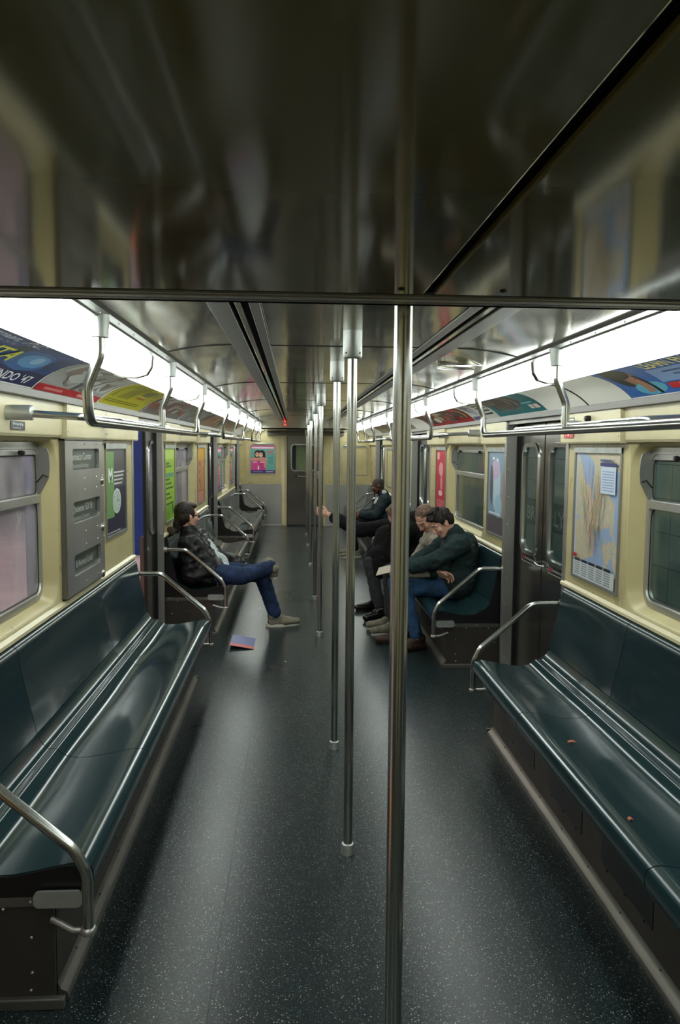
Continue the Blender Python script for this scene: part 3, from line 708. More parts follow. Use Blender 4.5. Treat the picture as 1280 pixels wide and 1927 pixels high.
# ------------------------------------------------------------------ overhead handrails
def overhead(s, hy, lab, g):
    t = thing('overhead_handrail', lab, 'handrail'); t['group'] = g
    zt = 2.082; X0, X1, X2 = .835, .83, .875; zb = 1.752
    m = MB()
    ya, yb = hy[0], hy[-1]
    path = [(s * X0, ya, zt - .03), (s * X0, ya, 1.955), (s * X2, ya, 1.86), (s * X2, ya + .01, zb), (s * X2, yb - .01, zb), (s * X2, yb, 1.86), (s * X0, yb, 1.955), (s * X0, yb, zt - .03)]
    m.tube(fillet(path, .10, 8), .0165, chrome, 14); m.build('bar', t, smooth=50)
    for y in hy[1:-1]:
        m = MB(); m.tube(fillet([(s * X0, y, zt - .03), (s * X0, y, 1.955), (s * X2, y, 1.86), (s * X2, y, zb)], .06, 5), .0155, chrome, 14); m.build('hanger', t, smooth=50)
    for y in hy:
        m = MB(); m.lathe((s * X0, y, zt), [(.0185, -.072), (.028, -.070), (.028, -.066), (.031, -.02), (.031, .02)], alu, 20); m.build('socket', t, smooth=35)
def wallrail(s, a, b, lab):
    t = thing('wall_handrail', lab, 'handrail'); t['group'] = 'handrails bracketed to the window valances'
    m = MB(); m.tube(fillet([(s * 1.32, a, 1.80), (s * 1.05, a, 1.785), (s * .935, a + .10, 1.772), (s * .935, b - .10, 1.772), (s * 1.05, b, 1.785), (s * 1.32, b, 1.80)], .06, 6), .0145, chrome, 12); m.build('bar', t, smooth=50)
    for y in (a, b):
        m = MB(); m.lathe((s * 1.325, y, 1.80), [(.026, -.085 * s), (.030, -.08 * s), (.030, .02 * s)], alu, 18, 'x'); m.build('wall_bracket', t, smooth=35)
G = 'overhead handrails hanging from the ceiling'
overhead(-1, (2.48, 3.85, 5.20), 'overhead handrail hanging over the nearest left bench', G)
overhead(-1, (7.05, 8.45, 9.80), 'overhead handrail hanging over the sprawling man', G)
overhead(-1, (11.7, 13.0, 14.3), 'overhead handrail farthest on the left', G)
overhead(1, (1.75, 3.10, 4.48), 'overhead handrail hanging over the nearest right bench', G)
overhead(1, (6.20, 7.45, 8.85), 'overhead handrail hanging over the three seated men', G)
overhead(1, (10.7, 12.0, 13.3), 'overhead handrail farthest on the right', G)
wallrail(-1, 3.08, 4.50, 'wall handrail with brackets above the nearest left window')
wallrail(-1, 7.65, 9.05, 'wall handrail above the window behind the sprawling man')
wallrail(-1, 12.3, 13.5, 'wall handrail farthest on the left')
wallrail(1, 2.75, 4.12, 'wall handrail with brackets above the subway map')
wallrail(1, 6.50, 7.85, 'wall handrail above the window behind the three men')
wallrail(1, 11.0, 12.3, 'wall handrail farthest on the right')

# ------------------------------------------------------------------ posters, map, sign box
def wfn(s, a, b, z0, x=WX):
    return lambda u, v, d: (s * (x - d), (a + u) if s < 0 else (b - u), z0 + v)
def poster(s, a, b, z0, z1, lab, draw, cat='poster', fr=.016, topbar=.034, name='poster', x=WX):
    t = thing(name, lab, cat)
    m = MB(); m.loft([rx(ring(a, b, z0, z1, .002, 1), s * x), rx(ring(a, b, z0, z1, .002, 1), s * (x - .010)), rx(ring(a + fr, b - fr, z0 + fr, z1 - fr, .002, 1), s * (x - .010)), rx(ring(a + fr, b - fr, z0 + fr, z1 - fr, .002, 1), s * x)], alu_strip)
    m.box(s * (x - .013), s * (x - .001), a, b, z1 - topbar, z1, alu, .001)
    m.build('frame', t)
    if draw:
        P = Print(wfn(s, a + fr, b - fr, z0 + fr, x)); draw(P, b - a - 2 * fr, z1 - z0 - fr - topbar); P.build('printed_sheet', t)
    return t
# the map
map_m = mat('map_ink', (180, 190, 200), 0.3)
def mk_map(m):
    v = coords(m, (1, 1.0, 1.0))
    land = noise_tex(m, v, 5.0, 8, .6)
    tan = ramp(m, noise_tex(m, coords(m), 30, 4), [(.35, (204, 192, 172)), (.55, (196, 178, 150)), (.6, (170, 190, 160)), (.68, (206, 200, 186))])
    mx = N(m, 'ShaderNodeMixRGB'); mx.inputs[1].default_value = lin((150, 172, 206)); L(m, tan, mx.inputs[2])
    rp = ramp(m, land, [(.43, (0, 0, 0, 1)), (.45, (1, 1, 1, 1))]); L(m, rp, mx.inputs[0])
    L(m, mx.outputs[0], bsdf(m).inputs['Base Color'])
mk_map(map_m)
def draw_map(P, w, h):
    r = random.Random(5)
    P.rect(0, 0, w, h, map_m, 2); P.rect(0, 0, .02, h, (196, 206, 218), 1)
    def strip(pts, wd, rgb):
        for (u0, v0), (u1, v1) in zip(pts, pts[1:]):
            if v1 < v0: u0, v0, u1, v1 = u1, v1, u0, v0
            sk = (u1 - u0) / max(1e-4, v1 - v0)
            if abs(v1 - v0) < .012: P.rect(min(u0, u1), v0, max(u0, u1), v0 + wd, rgb, 1)
            else: P.para(u0 - wd / 2, v0, u0 + wd / 2, v1, sk, rgb, 1)
    cols = [(150, 120, 90), (214, 140, 60), (110, 160, 100), (96, 120, 180), (140, 140, 140), (200, 90, 80), (170, 140, 90)]
    for k in range(26):
        u = w * r.uniform(.25, .6); v = h * r.uniform(.25, .5); pts = [(u, v)]; d = r.uniform(-.5, .5)
        for _ in range(5):
            u += d * .05 + r.uniform(-.02, .03); v += r.uniform(.03, .09)
            if not (.03 < u < w - .03 and v < h - .03): break
            pts.append((u, v))
        strip(pts, .003, r.choice(cols))
    for k in range(16):
        u = w * r.uniform(.4, .6); v = h * .45; pts = [(u, v)]
        for _ in range(5):
            u += r.uniform(-.03, .05); v -= r.uniform(.03, .07)
            if not (.03 < u < w - .03 and v > .2 * h): break
            pts.append((u, v))
        strip(pts, .003, r.choice(cols))
    P.rect(w * .62, h * .70, w * .93, h * .90, (196, 208, 226), 1)
    for k in range(8): P.rect(w * .65, h * (.72 + .02 * k), w * .9, h * (.728 + .02 * k), (140, 160, 196), 1)
    P.rect(w * .60, h * .905, w * .95, h * .93, (30, 44, 110), 1); P.rect(w * .60, h * .94, w * .85, h * .955, (60, 76, 130), 1)
    P.rect(.02, .0, w - .02, .085, (206, 210, 212), 1)
    for k in range(5):
        P.rect(.04 + k * (w - .08) / 5, .085, .04 + (k + .8) * (w - .08) / 5, .10, (40, 42, 50), 1)
        for q in range(6): P.rect(.04 + k * (w - .08) / 5, .012 + q * .012, .04 + (k + .75) * (w - .08) / 5, .017 + q * .012, (130, 140, 150), 1)
    P.rect(.02, .105, .07, .125, (190, 40, 44), 1)
poster(1, 3.655, 4.285, .955, 1.685, 'framed subway map on the right wall beside the nearest right window', draw_map, 'map', name='subway_map', topbar=.03)
# posters
def p_m(P, w, h):
    P.rect(0, 0, w, h, (34, 36, 62), 2); P.rect(0, h * .55, w, h, (78, 74, 80), 2)
    P.slabs(lambda v: (.0, w * .42 - (.0)), h * .20, h * .97, ink((112, 150, 92)), 4)
    P.text('M', w * .14, h * .62, .085, (230, 236, 230), width=.11, bold=.004)
    for k in range(4): P.rect(w * (.42), h * (.58 + .045 * k), w * (.95 - .04 * (3 - k)), h * (.598 + .045 * k), (206, 206, 206), 1)
    P.ell(w * .55, h * .38, w * .21, h * .155, (206, 214, 206)); P.ell(w * .55, h * .38, w * .18, h * .13, (186, 200, 190))
    for k in range(12):
        a = 2 * pi * k / 12; P.ell(w * .55 + w * .15 * cos(a), h * .38 + h * .11 * sin(a), .006, .006, (90, 110, 100), 4)
    P.rect(w * .545, h * .38, w * .56, h * .46, (70, 84, 80), 1); P.rect(w * .55, h * .375, w * .64, h * .385, (70, 84, 80), 1)
    P.rect(.02, .012, w * .7, .018, (190, 190, 200), 1)
poster(-1, 4.70, 5.27, 1.10, 1.685, 'dark poster with a green stripe, M and white clock face, left of the open door', p_m)
def p_green(P, w, h):
    P.rect(0, 0, w, h, (150, 190, 52), 2); P.rect(0, 0, w, h * .25, (128, 176, 48), 2); P.rect(0, h * .85, w, h, (176, 206, 96), 2)
    for k, v in enumerate((.78, .74, .62, .56, .50, .44, .36, .30, .22)): P.rect(w * .12, h * v, w * (.5 + .35 * ((k * 7) % 3) / 2), h * (v + .025), (46, 92, 40), 1)
    P.rect(w * .1, h * .60, w * .9, h * .66, (96, 150, 120), 1); P.ell(w * .8, h * .14, .03, .05, (30, 60, 30))
poster(-1, 6.82, 7.40, .98, 1.68, 'lime green poster with dark green lines beside the seated man', p_green)
def p_or(P, w, h):
    P.rect(0, 0, w, h, (196, 132, 84), 2); P.rect(0, h * .78, w, h, (210, 156, 50), 2); P.rect(0, 0, w, h * .22, (190, 96, 70), 2)
    r = random.Random(4)
    for k in range(12): P.ell(w * r.uniform(.2, .8), h * r.uniform(.25, .75), .04, .03, r.choice([(150, 90, 60), (222, 176, 130), (110, 60, 40)]), 6)
    for k in range(5): P.rect(w * .12, h * (.03 + .035 * k), w * .88, h * (.045 + .035 * k), (226, 190, 170), 1)
poster(-1, 9.10, 9.80, .98, 1.68, 'orange poster beyond the window behind the seated man', p_or)
def p_pink(P, w, h):
    P.rect(0, 0, w, h, (104, 170, 160), 2); P.rect(0, h * .88, w, h, (206, 62, 130), 2); P.rect(w * .04, h * .895, w * .96, h * .955, (240, 214, 226), 1)
    P.rect(0, 0, w, h * .10, (58, 40, 120), 2)
    P.ell(w * .30, h * .70, w * .15, h * .14, (26, 18, 20)); P.ell(w * .46, h * .70, w * .14, h * .14, (26, 18, 20)); P.ell(w * .22, h * .62, w * .06, h * .10, (26, 18, 20), 8); P.ell(w * .56, h * .62, w * .05, h * .10, (26, 18, 20), 8)
    P.ell(w * .27, h * .67, w * .08, h * .09, (214, 160, 136)); P.ell(w * .42, h * .66, w * .08, h * .09, (220, 170, 146))
    for cu in (.27, .42): P.ell(w * cu, h * .63, w * .03, h * .012, (240, 236, 230), 4); P.ell(w * (cu - .03), h * .685, w * .012, h * .008, (30, 20, 20), 4); P.ell(w * (cu + .03), h * .685, w * .012, h * .008, (30, 20, 20), 4)
    P.slabs(lambda v: (w * .02, w * (.34)), h * .10, h * .54, ink((214, 74, 150)), 3); P.slabs(lambda v: (w * .34, w * (.60)), h * .10, h * .55, ink((204, 60, 140)), 3)
    P.ell(w * .18, h * .50, w * .17, h * .07, (220, 150, 130), 6); P.ell(w * .50, h * .50, w * .18, h * .08, (214, 146, 126), 6); P.ell(w * .60, h * .36, w * .06, h * .20, (214, 146, 126), 8)
    P.rect(w * .08, h * .38, w * .26, h * .41, (240, 220, 230), 1); P.rect(w * .38, h * .38, w * .56, h * .41, (240, 220, 230), 1)
    P.rect(w * .29, h * .12, w * .35, h * .26, (238, 234, 230), 1)
    P.text('SWEET!', w * .62, h * .74, .045, (206, 50, 90), width=w * .33, bold=.001); P.text('DREAMS', w * .66, h * .67, .03, (206, 50, 90), width=w * .27)
    for k in range(5): P.rect(w * .74, h * (.36 + .05 * k), w * .93, h * (.375 + .05 * k), (40, 110, 110), 1)
    P.rect(w * .08, h * .04, w * .5, h * .06, (190, 180, 220), 1); P.rect(w * .62, h * .035, w * .94, h * .065, (230, 226, 240), 1)
# on the end wall: same builder turned to face down the car
def poster_end(x0, x1, z0, z1, lab, draw):
    t = thing('poster', lab, 'poster')
    m = MB(); f_ = lambda lp, y: [(a, y, b) for a, b in lp]
    m.loft([f_(ring(x0, x1, z0, z1, .002, 1), 16.142), f_(ring(x0, x1, z0, z1, .002, 1), 16.130), f_(ring(x0 + .014, x1 - .014, z0 + .014, z1 - .014, .002, 1), 16.130), f_(ring(x0 + .014, x1 - .014, z0 + .014, z1 - .014, .002, 1), 16.142)], steel); m.build('frame', t)
    if draw:
        P = Print(lambda u, v, d: (x0 + .014 + u, 16.141 - d, z0 + .014 + v)); draw(P, x1 - x0 - .028, z1 - z0 - .028); P.build('printed_sheet', t)
    m = MB(); m.box(x0 + .05, x1 - .05, 16.11, 16.135, z1 + .012, z1 + .035, chrome, .004); m.build('top_clip', t)
poster_end(-1.155, -.625, 1.095, 1.695, 'pink and teal poster of two dark haired women on the far end wall', p_pink)
poster_end(.74, 1.30, 1.08, 1.66, 'empty steel poster frame on the far end wall', None)
poster(-1, 11.45, 12.05, .98, 1.68, 'first pink poster on the left wall of the far bench', p_pink)
poster(-1, 13.65, 14.35, .98, 1.68, 'second pink poster on the left wall beyond the far window', p_pink)
def p_blue(P, w, h):
    P.rect(0, 0, w, h, (126, 148, 168), 2); P.rect(0, 0, w, h * .22, (84, 78, 84), 2)
    P.ell(w * .5, h * .6, w * .22, h * .34, (176, 200, 214)); P.ell(w * .42, h * .78, w * .25, h * .12, (190, 170, 196)); P.ell(w * .2, h * .6, w * .1, h * .25, (88, 84, 92)); P.ell(w * .62, h * .35, w * .2, h * .14, (150, 186, 204)); P.rect(w * .08, h * .24, w * .75, h * .26, (220, 224, 228), 1); P.ell(w * .86, h * .5, w * .05, h * .3, (160, 130, 130), 8)
    P.ell(w * .3, h * .92, .03, .012, (236, 236, 240), 4); P.ell(w * .55, h * .9, .02, .012, (236, 236, 240), 4)
poster(1, 5.72, 6.26, .98, 1.68, 'pale blue glossy poster between the right door and the window', p_blue)
def p_red(P, w, h):
    P.rect(0, 0, w, h, (190, 44, 60), 2); P.ell(w * .5, h * .68, w * .22, h * .12, (222, 150, 156)); P.ell(w * .55, h * .45, w * .12, h * .12, (220, 140, 146)); P.ell(w * .45, h * .28, w * .2, h * .05, (236, 190, 190))
    P.rect(w * .1, h * .84, w * .3, h * .96, (232, 180, 184), 1)
    for k in range(4): P.rect(w * .12, h * (.05 + .035 * k), w * .85, h * (.06 + .035 * k), (232, 180, 184), 1)
poster(1, 8.02, 8.60, .98, 1.68, 'red poster on the right wall above the seated men', p_red)
def p_cream(P, w, h): P.rect(0, 0, w, h, (196, 184, 136), 2)
poster(1, 10.3, 10.8, 1.0, 1.66, 'steel framed blank cream panel on the right wall beyond the second door', p_cream)
poster(1, 12.5, 13.2, 1.0, 1.66, 'steel framed blank cream panel farthest on the right wall', p_cream)
poster(1, 1.25, 1.95, .98, 1.68, 'blue poster behind the camera side of the right bench', p_blue)
# sign box
t = thing('route_sign_box', 'tall steel sign box with three slots of route lettering on the left wall', 'sign')
a, b, z0, z1 = 3.815, 4.565, .912, 1.70; xs = 1.338
m = MB(); slots = [(1.545, 1.655), (1.275, 1.385), (1.005, 1.115)]
ya, yb = a + .13, b - .09
zz = z0
for (s0, s1) in reversed(slots):
    o1 = ring(a, b, zz, (s1 + .08), .0005, 4); o2 = ring(ya, yb, s0, s1, .022, 4)
    m.loft([rx(o1, -xs), rx(o2, -xs), rx(o2, -(xs + .018))], steel); zz = s1 + .08
if zz < z1: m.box(-xs, -(xs + .002), a, b, zz, z1, steel)
m.box(-xs, -WX, a, a + .004, z0, z1, steel_d); m.box(-xs, -WX, b - .004, b, z0, z1, steel_d); m.box(-xs, -WX, a, b, z1 - .004, z1, steel_d); m.box(-xs, -WX, a, b, z0, z0 + .004, steel_d)
for z_ in (.95, 1.15, 1.22, 1.44, 1.50, 1.68):
    for y_ in (a + .35, b - .02, b - .16): m.ball((-xs, y_, z_), .004, chrome, 4)
m.build('housing', t)
texts = [('Jamaica Center', 'Parsons/Archer', None), ('Queens 53 St', 'Jamaica Center', None), ('8 Avenue Local', '', (50, 90, 190))]
for (s0, s1), (l1, l2, dot) in zip(slots, texts):
    P = Print(lambda u, v, d, s0=s0: (-(xs + .016 - d), ya + .01 + u, s0 + v))
    P.rect(-.01, 0, yb - ya - .01, s1 - s0, (44, 46, 44), 2); P.rect(.0, .006, yb - ya - .06, s1 - s0 - .006, (72, 78, 72), 1)
    if dot: P.ell(.03, .055, .025, .03, dot, 8)
    P.text(l1, .015 if not dot else .07, .052 if l2 else .035, .038, (196, 200, 190), width=.40 if not dot else .32)
    if l2: P.text(l2, .03, .012, .024, (170, 176, 166), width=.32)
    P.build('sign_roll', t)
for (s0, s1) in slots:
    m = MB(); m.lathe((-xs + .0, b - .05, s0 - .075), [(.022, -.002), (.022, .004), (.014, .010), (.004, .012)], chrome, 14, 'x'); m.build('crank_cover', t, smooth=40)
# small signs on the valance boxes
P = Print(lambda u, v, d: (-1.344 + d * 1 + .003, 3.12 + u, 1.735 + v)); P.rect(0, 0, .16, .035, (10, 14, 18), 2); P.text('Priority', .02, .018, .013, (200, 224, 224), width=.12); P.text('seating', .02, .004, .009, (170, 190, 190), width=.09)
tag(P.build('valance_label'), 'small black label under the wall handrail bracket at left', 'label')
P = Print(lambda u, v, d: (1.317 - d, 4.36 - u, 1.725 + v)); P.rect(0, .095, .155, .125, (30, 40, 60), 2); P.rect(.0, .105, .15, .118, (214, 220, 222), 1); P.rect(0, .075, .12, .088, (190, 200, 206), 1); P.rect(.0, .012, .15, .045, (190, 30, 34), 2); P.ell(.07, .03, .009, .009, (240, 230, 230), 6); P.ell(.03, .026, .006, .006, (240, 160, 160), 4); P.ell(.11, .026, .006, .006, (240, 160, 160), 4)
tag(P.build('valance_label'), 'white and red label on the cream box above the subway map', 'label')
m = MB(); m.lathe((1.300, 3.98, 1.835), [(.012, -.01), (.016, 0), (.016, .02)], black, 12, 'x'); tag(m.build('box_lock'), 'small round black lock on the cream box above the subway map', 'lock')

# ------------------------------------------------------------------ paper on the floor
def draw_fly(P, w, h):
    P.rect(0, 0, w, h, (110, 120, 170), 2); P.rect(0, 0, w, h * .25, (206, 110, 110), 1); P.ell(w * .4, h * .6, w * .2, h * .14, (236, 170, 90), 8); P.ell(w * .42, h * .75, w * .12, h * .08, (180, 60, 60), 6)
    for k in range(5): P.rect(w * .1, h * (.1 + .06 * k), w * .85, h * (.12 + .06 * k), (190, 190, 216), 1)
P = Print(lambda u, v, d: (-.76 + u + .10 * (1 - v / .34) * .0, 6.30 + v - u * .12, .003 + d + .018 * sin(u * 16) ** 2 * (v / .34) + (.03 * max(0, 1 - u / .06))))
P.slabs(lambda v: (0, .20), 0, .36, ink((96, 92, 120)), 8); P.lay = 1; draw_fly(P, .20, .36)
tag(P.build('flyer'), 'crumpled pink and blue flyer lying on the floor under the left end rail', 'flyer')
m = MB(); m.prism([(-.30, .0), (-.292, .006), (-.285, .001)], 5.9, 5.91, card_w); tag(m.build('paper_scrap'), 'tiny pale scrap lying on the aisle floor left of the poles', 'litter')

# ------------------------------------------------------------------ outside: platform on the left, station wall on the right
m = MB(); m.box(-7.5, -2.12, -3, 26, -.25, -.02, plat_m); pf = m.build('platform_floor', kind='structure')
m = MB(); m.box(-2.12, -1.60, -3, 26, -.25, -.018, tact_m)
m.build('tactile_edge', pf)
m = MB()
for j in range(330):
    for i in range(7):
        x, y = -1.66 - i * .068, 4.0 + j * .055; m.add([(x - .016, y - .016, -.018), (x + .016, y - .016, -.018), (x + .016, y + .016, -.018), (x - .016, y + .016, -.018), (x - .01, y - .01, -.012), (x + .01, y - .01, -.012), (x + .01, y + .01, -.012), (x - .01, y + .01, -.012)],
                                                        [(4, 5, 6, 7), (0, 1, 5, 4), (1, 2, 6, 5), (2, 3, 7, 6), (3, 0, 4, 7)], tact_m)
m.build('tactile_studs', pf, kind='stuff')
m = MB(); m.box(-7.6, -7.5, -3, 26, -.25, 3.6, plat_w); m.build('wall_platform', kind='structure')
m = MB(); m.box(-7.6, -1.7, -3, 26, 3.6, 3.7, plat_w); m.build('ceiling_platform', kind='structure')
for i, y in enumerate((3.0, 7.78, 12.1, 16.9)):
    m = MB(); x = -2.68
    m.box(x - .16, x + .16, y - .16, y - .14, -.02, 3.6, col_blue); m.box(x - .16, x + .16, y + .14, y + .16, -.02, 3.6, col_blue); m.box(x - .012, x + .012, y - .14, y + .14, -.02, 3.6, col_blue)
    m.box(x - .17, x + .17, y - .17, y + .17, -.02, .05, col_blue)
    o = m.build('platform_column'); tag(o, ['blue steel platform column outside the nearest left window', 'blue steel platform column hidden mostly behind the left sign box', 'blue steel platform column seen through the open left door', 'blue steel platform column farthest down the platform'][i], 'column', 'blue platform columns')
for i, y in enumerate((1.5, 6.5, 11.5)):
    m = MB(); m.box(-4.3, -4.1, y, y + 2.6, 3.30, 3.36, mat('station_tube', (255, 240, 220), .4, emit=(255, 238, 228), es=STATION * 2)); m.box(-4.34, -4.06, y, y + 2.6, 3.36, 3.42, steel_d)
    for yy_ in (y + .4, y + 2.2): m.tube([(-4.2, yy_, 3.42), (-4.2, yy_, 3.6)], .01, steel_d, 6)
    tag(m.build('platform_light'), ['platform strip light nearest along the station ceiling', 'middle platform strip light on the station ceiling', 'platform strip light farthest along the station ceiling'][i], 'light', 'platform strip lights')
t = thing('platform_bench', 'wooden bench on the platform seen through the nearest left window', 'bench')
m = MB(); m.box(-6.2, -5.75, 7.0, 11.5, .42, .47, wood_m, .01); m.build('seat', t)
m = MB(); m.box(-6.25, -6.2, 7.0, 11.5, .55, .95, wood_m, .01); m.build('backrest', t)
for y in (7.2, 9.2, 11.3):
    m = MB(); m.box(-6.22, -5.8, y, y + .06, -.02, .42, wood_m); m.box(-6.25, -6.2, y, y + .06, .4, .9, wood_m); m.build('leg', t)
# right
m = MB(); m.box(3.10, 3.16, -3, 26, -1.2, 3.2, dark_in); ws = m.build('wall_tunnel', kind='structure')
m = MB(); r = random.Random(2)
for j in range(88):
    for k in range(12):
        y = -2 + j * .306; z = -.6 + k * .306; d = r.uniform(0, .004)
        m.box(3.075 + d, 3.10, y + .003, y + .301, z + .003, z + .301, white_tile)
m.build('wall_tile', ws, kind='stuff')
m = MB(); m.box(1.75, 3.1, -3, 26, -1.3, -1.2, dark_in); m.build('floor_trackbed', kind='structure')
m = MB(); m.box(3.04, 3.075, 8.75, 10.80, .62, .98, mat('sign_black', (16, 18, 18), .4), .004)
P = Print(lambda u, v, d: (3.04 - d, 10.64 - u, .70 + v)); P.text('BROOKLYN', 0, 0, .19, (196, 204, 198), width=1.75, bold=.004)
sgn = m.build('station_sign'); tag(sgn, 'black station sign with white letters seen through the right door window', 'sign'); P.build('lettering', sgn)
for i, y in enumerate((0.5, 6.0, 11.5)):  # added strips, out of view, placed to light the tiled wall
    m = MB(); m.box(1.98, 2.06, y, y + 3.2, 2.6, 2.64, mat('tunnel_tube', (230, 240, 235), .4, emit=(226, 240, 236), es=15)); m.box(1.96, 2.08, y, y + 3.2, 2.64, 2.78, steel_d)
    tag(m.build('tunnel_light'), ['tunnel strip light nearest on the right side', 'middle tunnel strip light on the right side', 'tunnel strip light farthest on the right side'][i], 'light', 'tunnel strip lights')
m = MB(); m.box(1.75, 3.1, -3, 26, 2.78, 2.85, dark_in); m.build('ceiling_tunnel', kind='structure')

#PEOPLE
# ------------------------------------------------------------------ people
V = Vector
def caps(m, a, b, ra, rb, mt, flat=None, n=14):
    a = V(a); b = V(b); d = (b - a); Ln = d.length; d = d / max(Ln, 1e-6); o = len(m.v)
    P = []; R = []
    for k in range(1, 5): t = pi / 2 * k / 4; P.append(a - d * ra * cos(t)); R.append(max(1e-3, ra * sin(t)))
    for k in range(3, -1, -1):
        t = pi / 2 * k / 4
        if k == 3: P.append(b); R.append(rb)
        P.append(b + d * rb * cos(t)); R.append(max(1e-3, rb * sin(t)))
    m.tube(P, R, mt, n)
    if flat:
        f, sc = V(flat[0]).normalized(), flat[1]
        for i in range(o, len(m.v)):
            v = V(m.v[i]); t = (v - a).dot(d); c = a + d * t; w = v - c; m.v[i] = tuple(v + f * (w.dot(f) * (sc - 1)))
def chain(m, pts, rs, mt, flat=None):
    for i in range(len(pts) - 1): caps(m, pts[i], pts[i + 1], rs[i], rs[i + 1], mt, flat)
def ellf(m, c, r, fr, mt):     # ellipsoid in a frame (right, forward, up)
    o = len(m.v); m.ball((0, 0, 0), 1.0, mt, 10)
    for i in range(o, len(m.v)):
        v = m.v[i]; m.v[i] = tuple(c + fr[0] * v[0] * r[0] + fr[1] * v[1] * r[1] + fr[2] * v[2] * r[2])
def union(name, m, vox, mt, parent, it=4, disp=None, fac=.5, props=None):
    o = m.build(name)
    md = o.modifiers.new('r', 'REMESH'); md.mode = 'VOXEL'; md.voxel_size = vox; md.use_smooth_shade = True
    sm = o.modifiers.new('s', 'SMOOTH'); sm.factor = fac; sm.iterations = it
    dg = bpy.context.evaluated_depsgraph_get(); dg.update()
    me = bpy.data.meshes.new_from_object(o.evaluated_get(dg)); old = o.data; o.modifiers.clear()
    o.data = me; bpy.data.meshes.remove(old); me.materials.clear(); me.materials.append(mt)
    if disp:
        nr = [v.normal.copy() for v in me.vertices]
        for v, n_ in zip(me.vertices, nr): v.co = v.co + n_ * disp(v.co)
    for p in me.polygons: p.use_smooth = True
    me.name = name; o.parent = parent
    return o
def folds(amp, sc=(9, 9, 16), seed=0):
    def f(c):
        n_ = noise.noise(V((c.x * sc[0] + seed, c.y * sc[1], c.z * sc[2])))
        return amp * (1 - 2 * abs(n_)) * .8 + amp * .5 * noise.noise(V((c.x * 30, c.y * 30, c.z * 30 + seed)))
    return f
def frame(f, u):
    f = V(f).normalized(); u = V(u); u = (u - f * u.dot(f)).normalized(); return (f.cross(u), f, u)
def hand(m, w, d, lat, pal, mt, curl=.5, spread=1.0):
    # w wrist, d towards the fingers, lat towards the index finger and thumb, pal the palm side
    w = V(w); d = V(d).normalized(); lat = V(lat); lat = (lat - d * lat.dot(d)).normalized(); pal0 = d.cross(lat); pal = pal0 if pal0.dot(V(pal)) > 0 else -pal0
    caps(m, w, w + d * .05, .026, .034, mt, (pal, .55))
    for k, (ln, o_) in enumerate(((.088, .032), (.093, .011), (.089, -.011), (.080, -.032))):
        kn = w + d * ln + lat * o_; caps(m, w + d * .03 + lat * o_ * .6, kn, .014, .0125, mt)
        dr = d + lat * o_ * 3 * spread; dr.normalize(); p = kn
        for j, sg in enumerate(((.042, .028, .022), (.046, .030, .023), (.043, .029, .022), (.035, .023, .020))[k]):
            a = curl * (.6 + .5 * j) * (1 + .06 * k); dr = (dr * cos(a) + pal * sin(a)).normalized()
            axis = dr.cross(pal)
            q = p + dr * sg; caps(m, p, q, .0098 - .001 * j, .0090 - .001 * j, mt, n=10); p = q
            pal_new = (pal * cos(a) - dr * sin(a) * 0).normalized(); pal = (pal_new - dr * pal_new.dot(dr)).normalized()
        pal = pal0 if pal0.dot(V(pal)) > 0 or True else pal
        pal = pal0 if pal0.dot(V(PALREF)) > 0 else -pal0
    t0 = w + d * .022 + lat * .024; t1 = t0 + (d * .6 + lat * .6 + pal * .35).normalized() * .042; t2 = t1 + (d * .8 + lat * .15 + pal * (.3 + curl * .4)).normalized() * .032; t3 = t2 + (d * .8 - lat * .05 + pal * (.3 + curl * .5)).normalized() * .024
    chain(m, [t0, t1, t2, t3], [.016, .0125, .011, .0095], mt)
PALREF = (0, 0, -1)
def do_hand(m, w, d, lat, pal, mt, curl=.5, spread=1.0):
    global PALREF
    PALREF = pal; hand(m, w, d, lat, pal, mt, curl, spread)
def head_geo(m, c, fr, mt, k=1.0):
    r_, f_, u_ = fr; H = lambda a, b, z: c + r_ * (a * k) + f_ * (b * k) + u_ * (z * k)
    E_ = lambda a, b, z, x, y, w: ellf(m, H(a, b, z), (x * k, y * k, w * k), fr, mt)
    E_(0, -.012, .030, .074, .094, .086); E_(0, .028, -.022, .058, .060, .088); E_(0, .056, -.090, .027, .026, .022)
    for s in (-1, 1):
        caps(m, H(s * .052, .0, -.048), H(s * .020, .052, -.088), .020 * k, .020 * k, mt)
        E_(s * .036, .058, -.022, .022, .026, .026); E_(s * .077, -.006, -.006, .009, .019, .032); E_(s * .080, -.014, .006, .008, .012, .020)
        E_(s * .012, .094, -.033, .009, .010, .007)
        caps(m, H(s * .012, .082, .020), H(s * .044, .070, .018), .011 * k, .010 * k, mt)
    caps(m, H(0, .084, .010), H(0, .106, -.028), .008 * k, .012 * k, mt)
    caps(m, H(-.018, .080, -.055), H(.018, .080, -.055), .007 * k, .007 * k, mt); caps(m, H(-.015, .078, -.066), H(.015, .078, -.066), .008 * k, .008 * k, mt)
    return H
eye_w = mat('eye_white', (222, 214, 206), .25); eye_d = mat('eye_iris', (40, 28, 22), .2); lip_m = mat('lip_skin', (176, 104, 92), .5); lip_b = mat('dark_lip_skin', (78, 42, 38), .5)
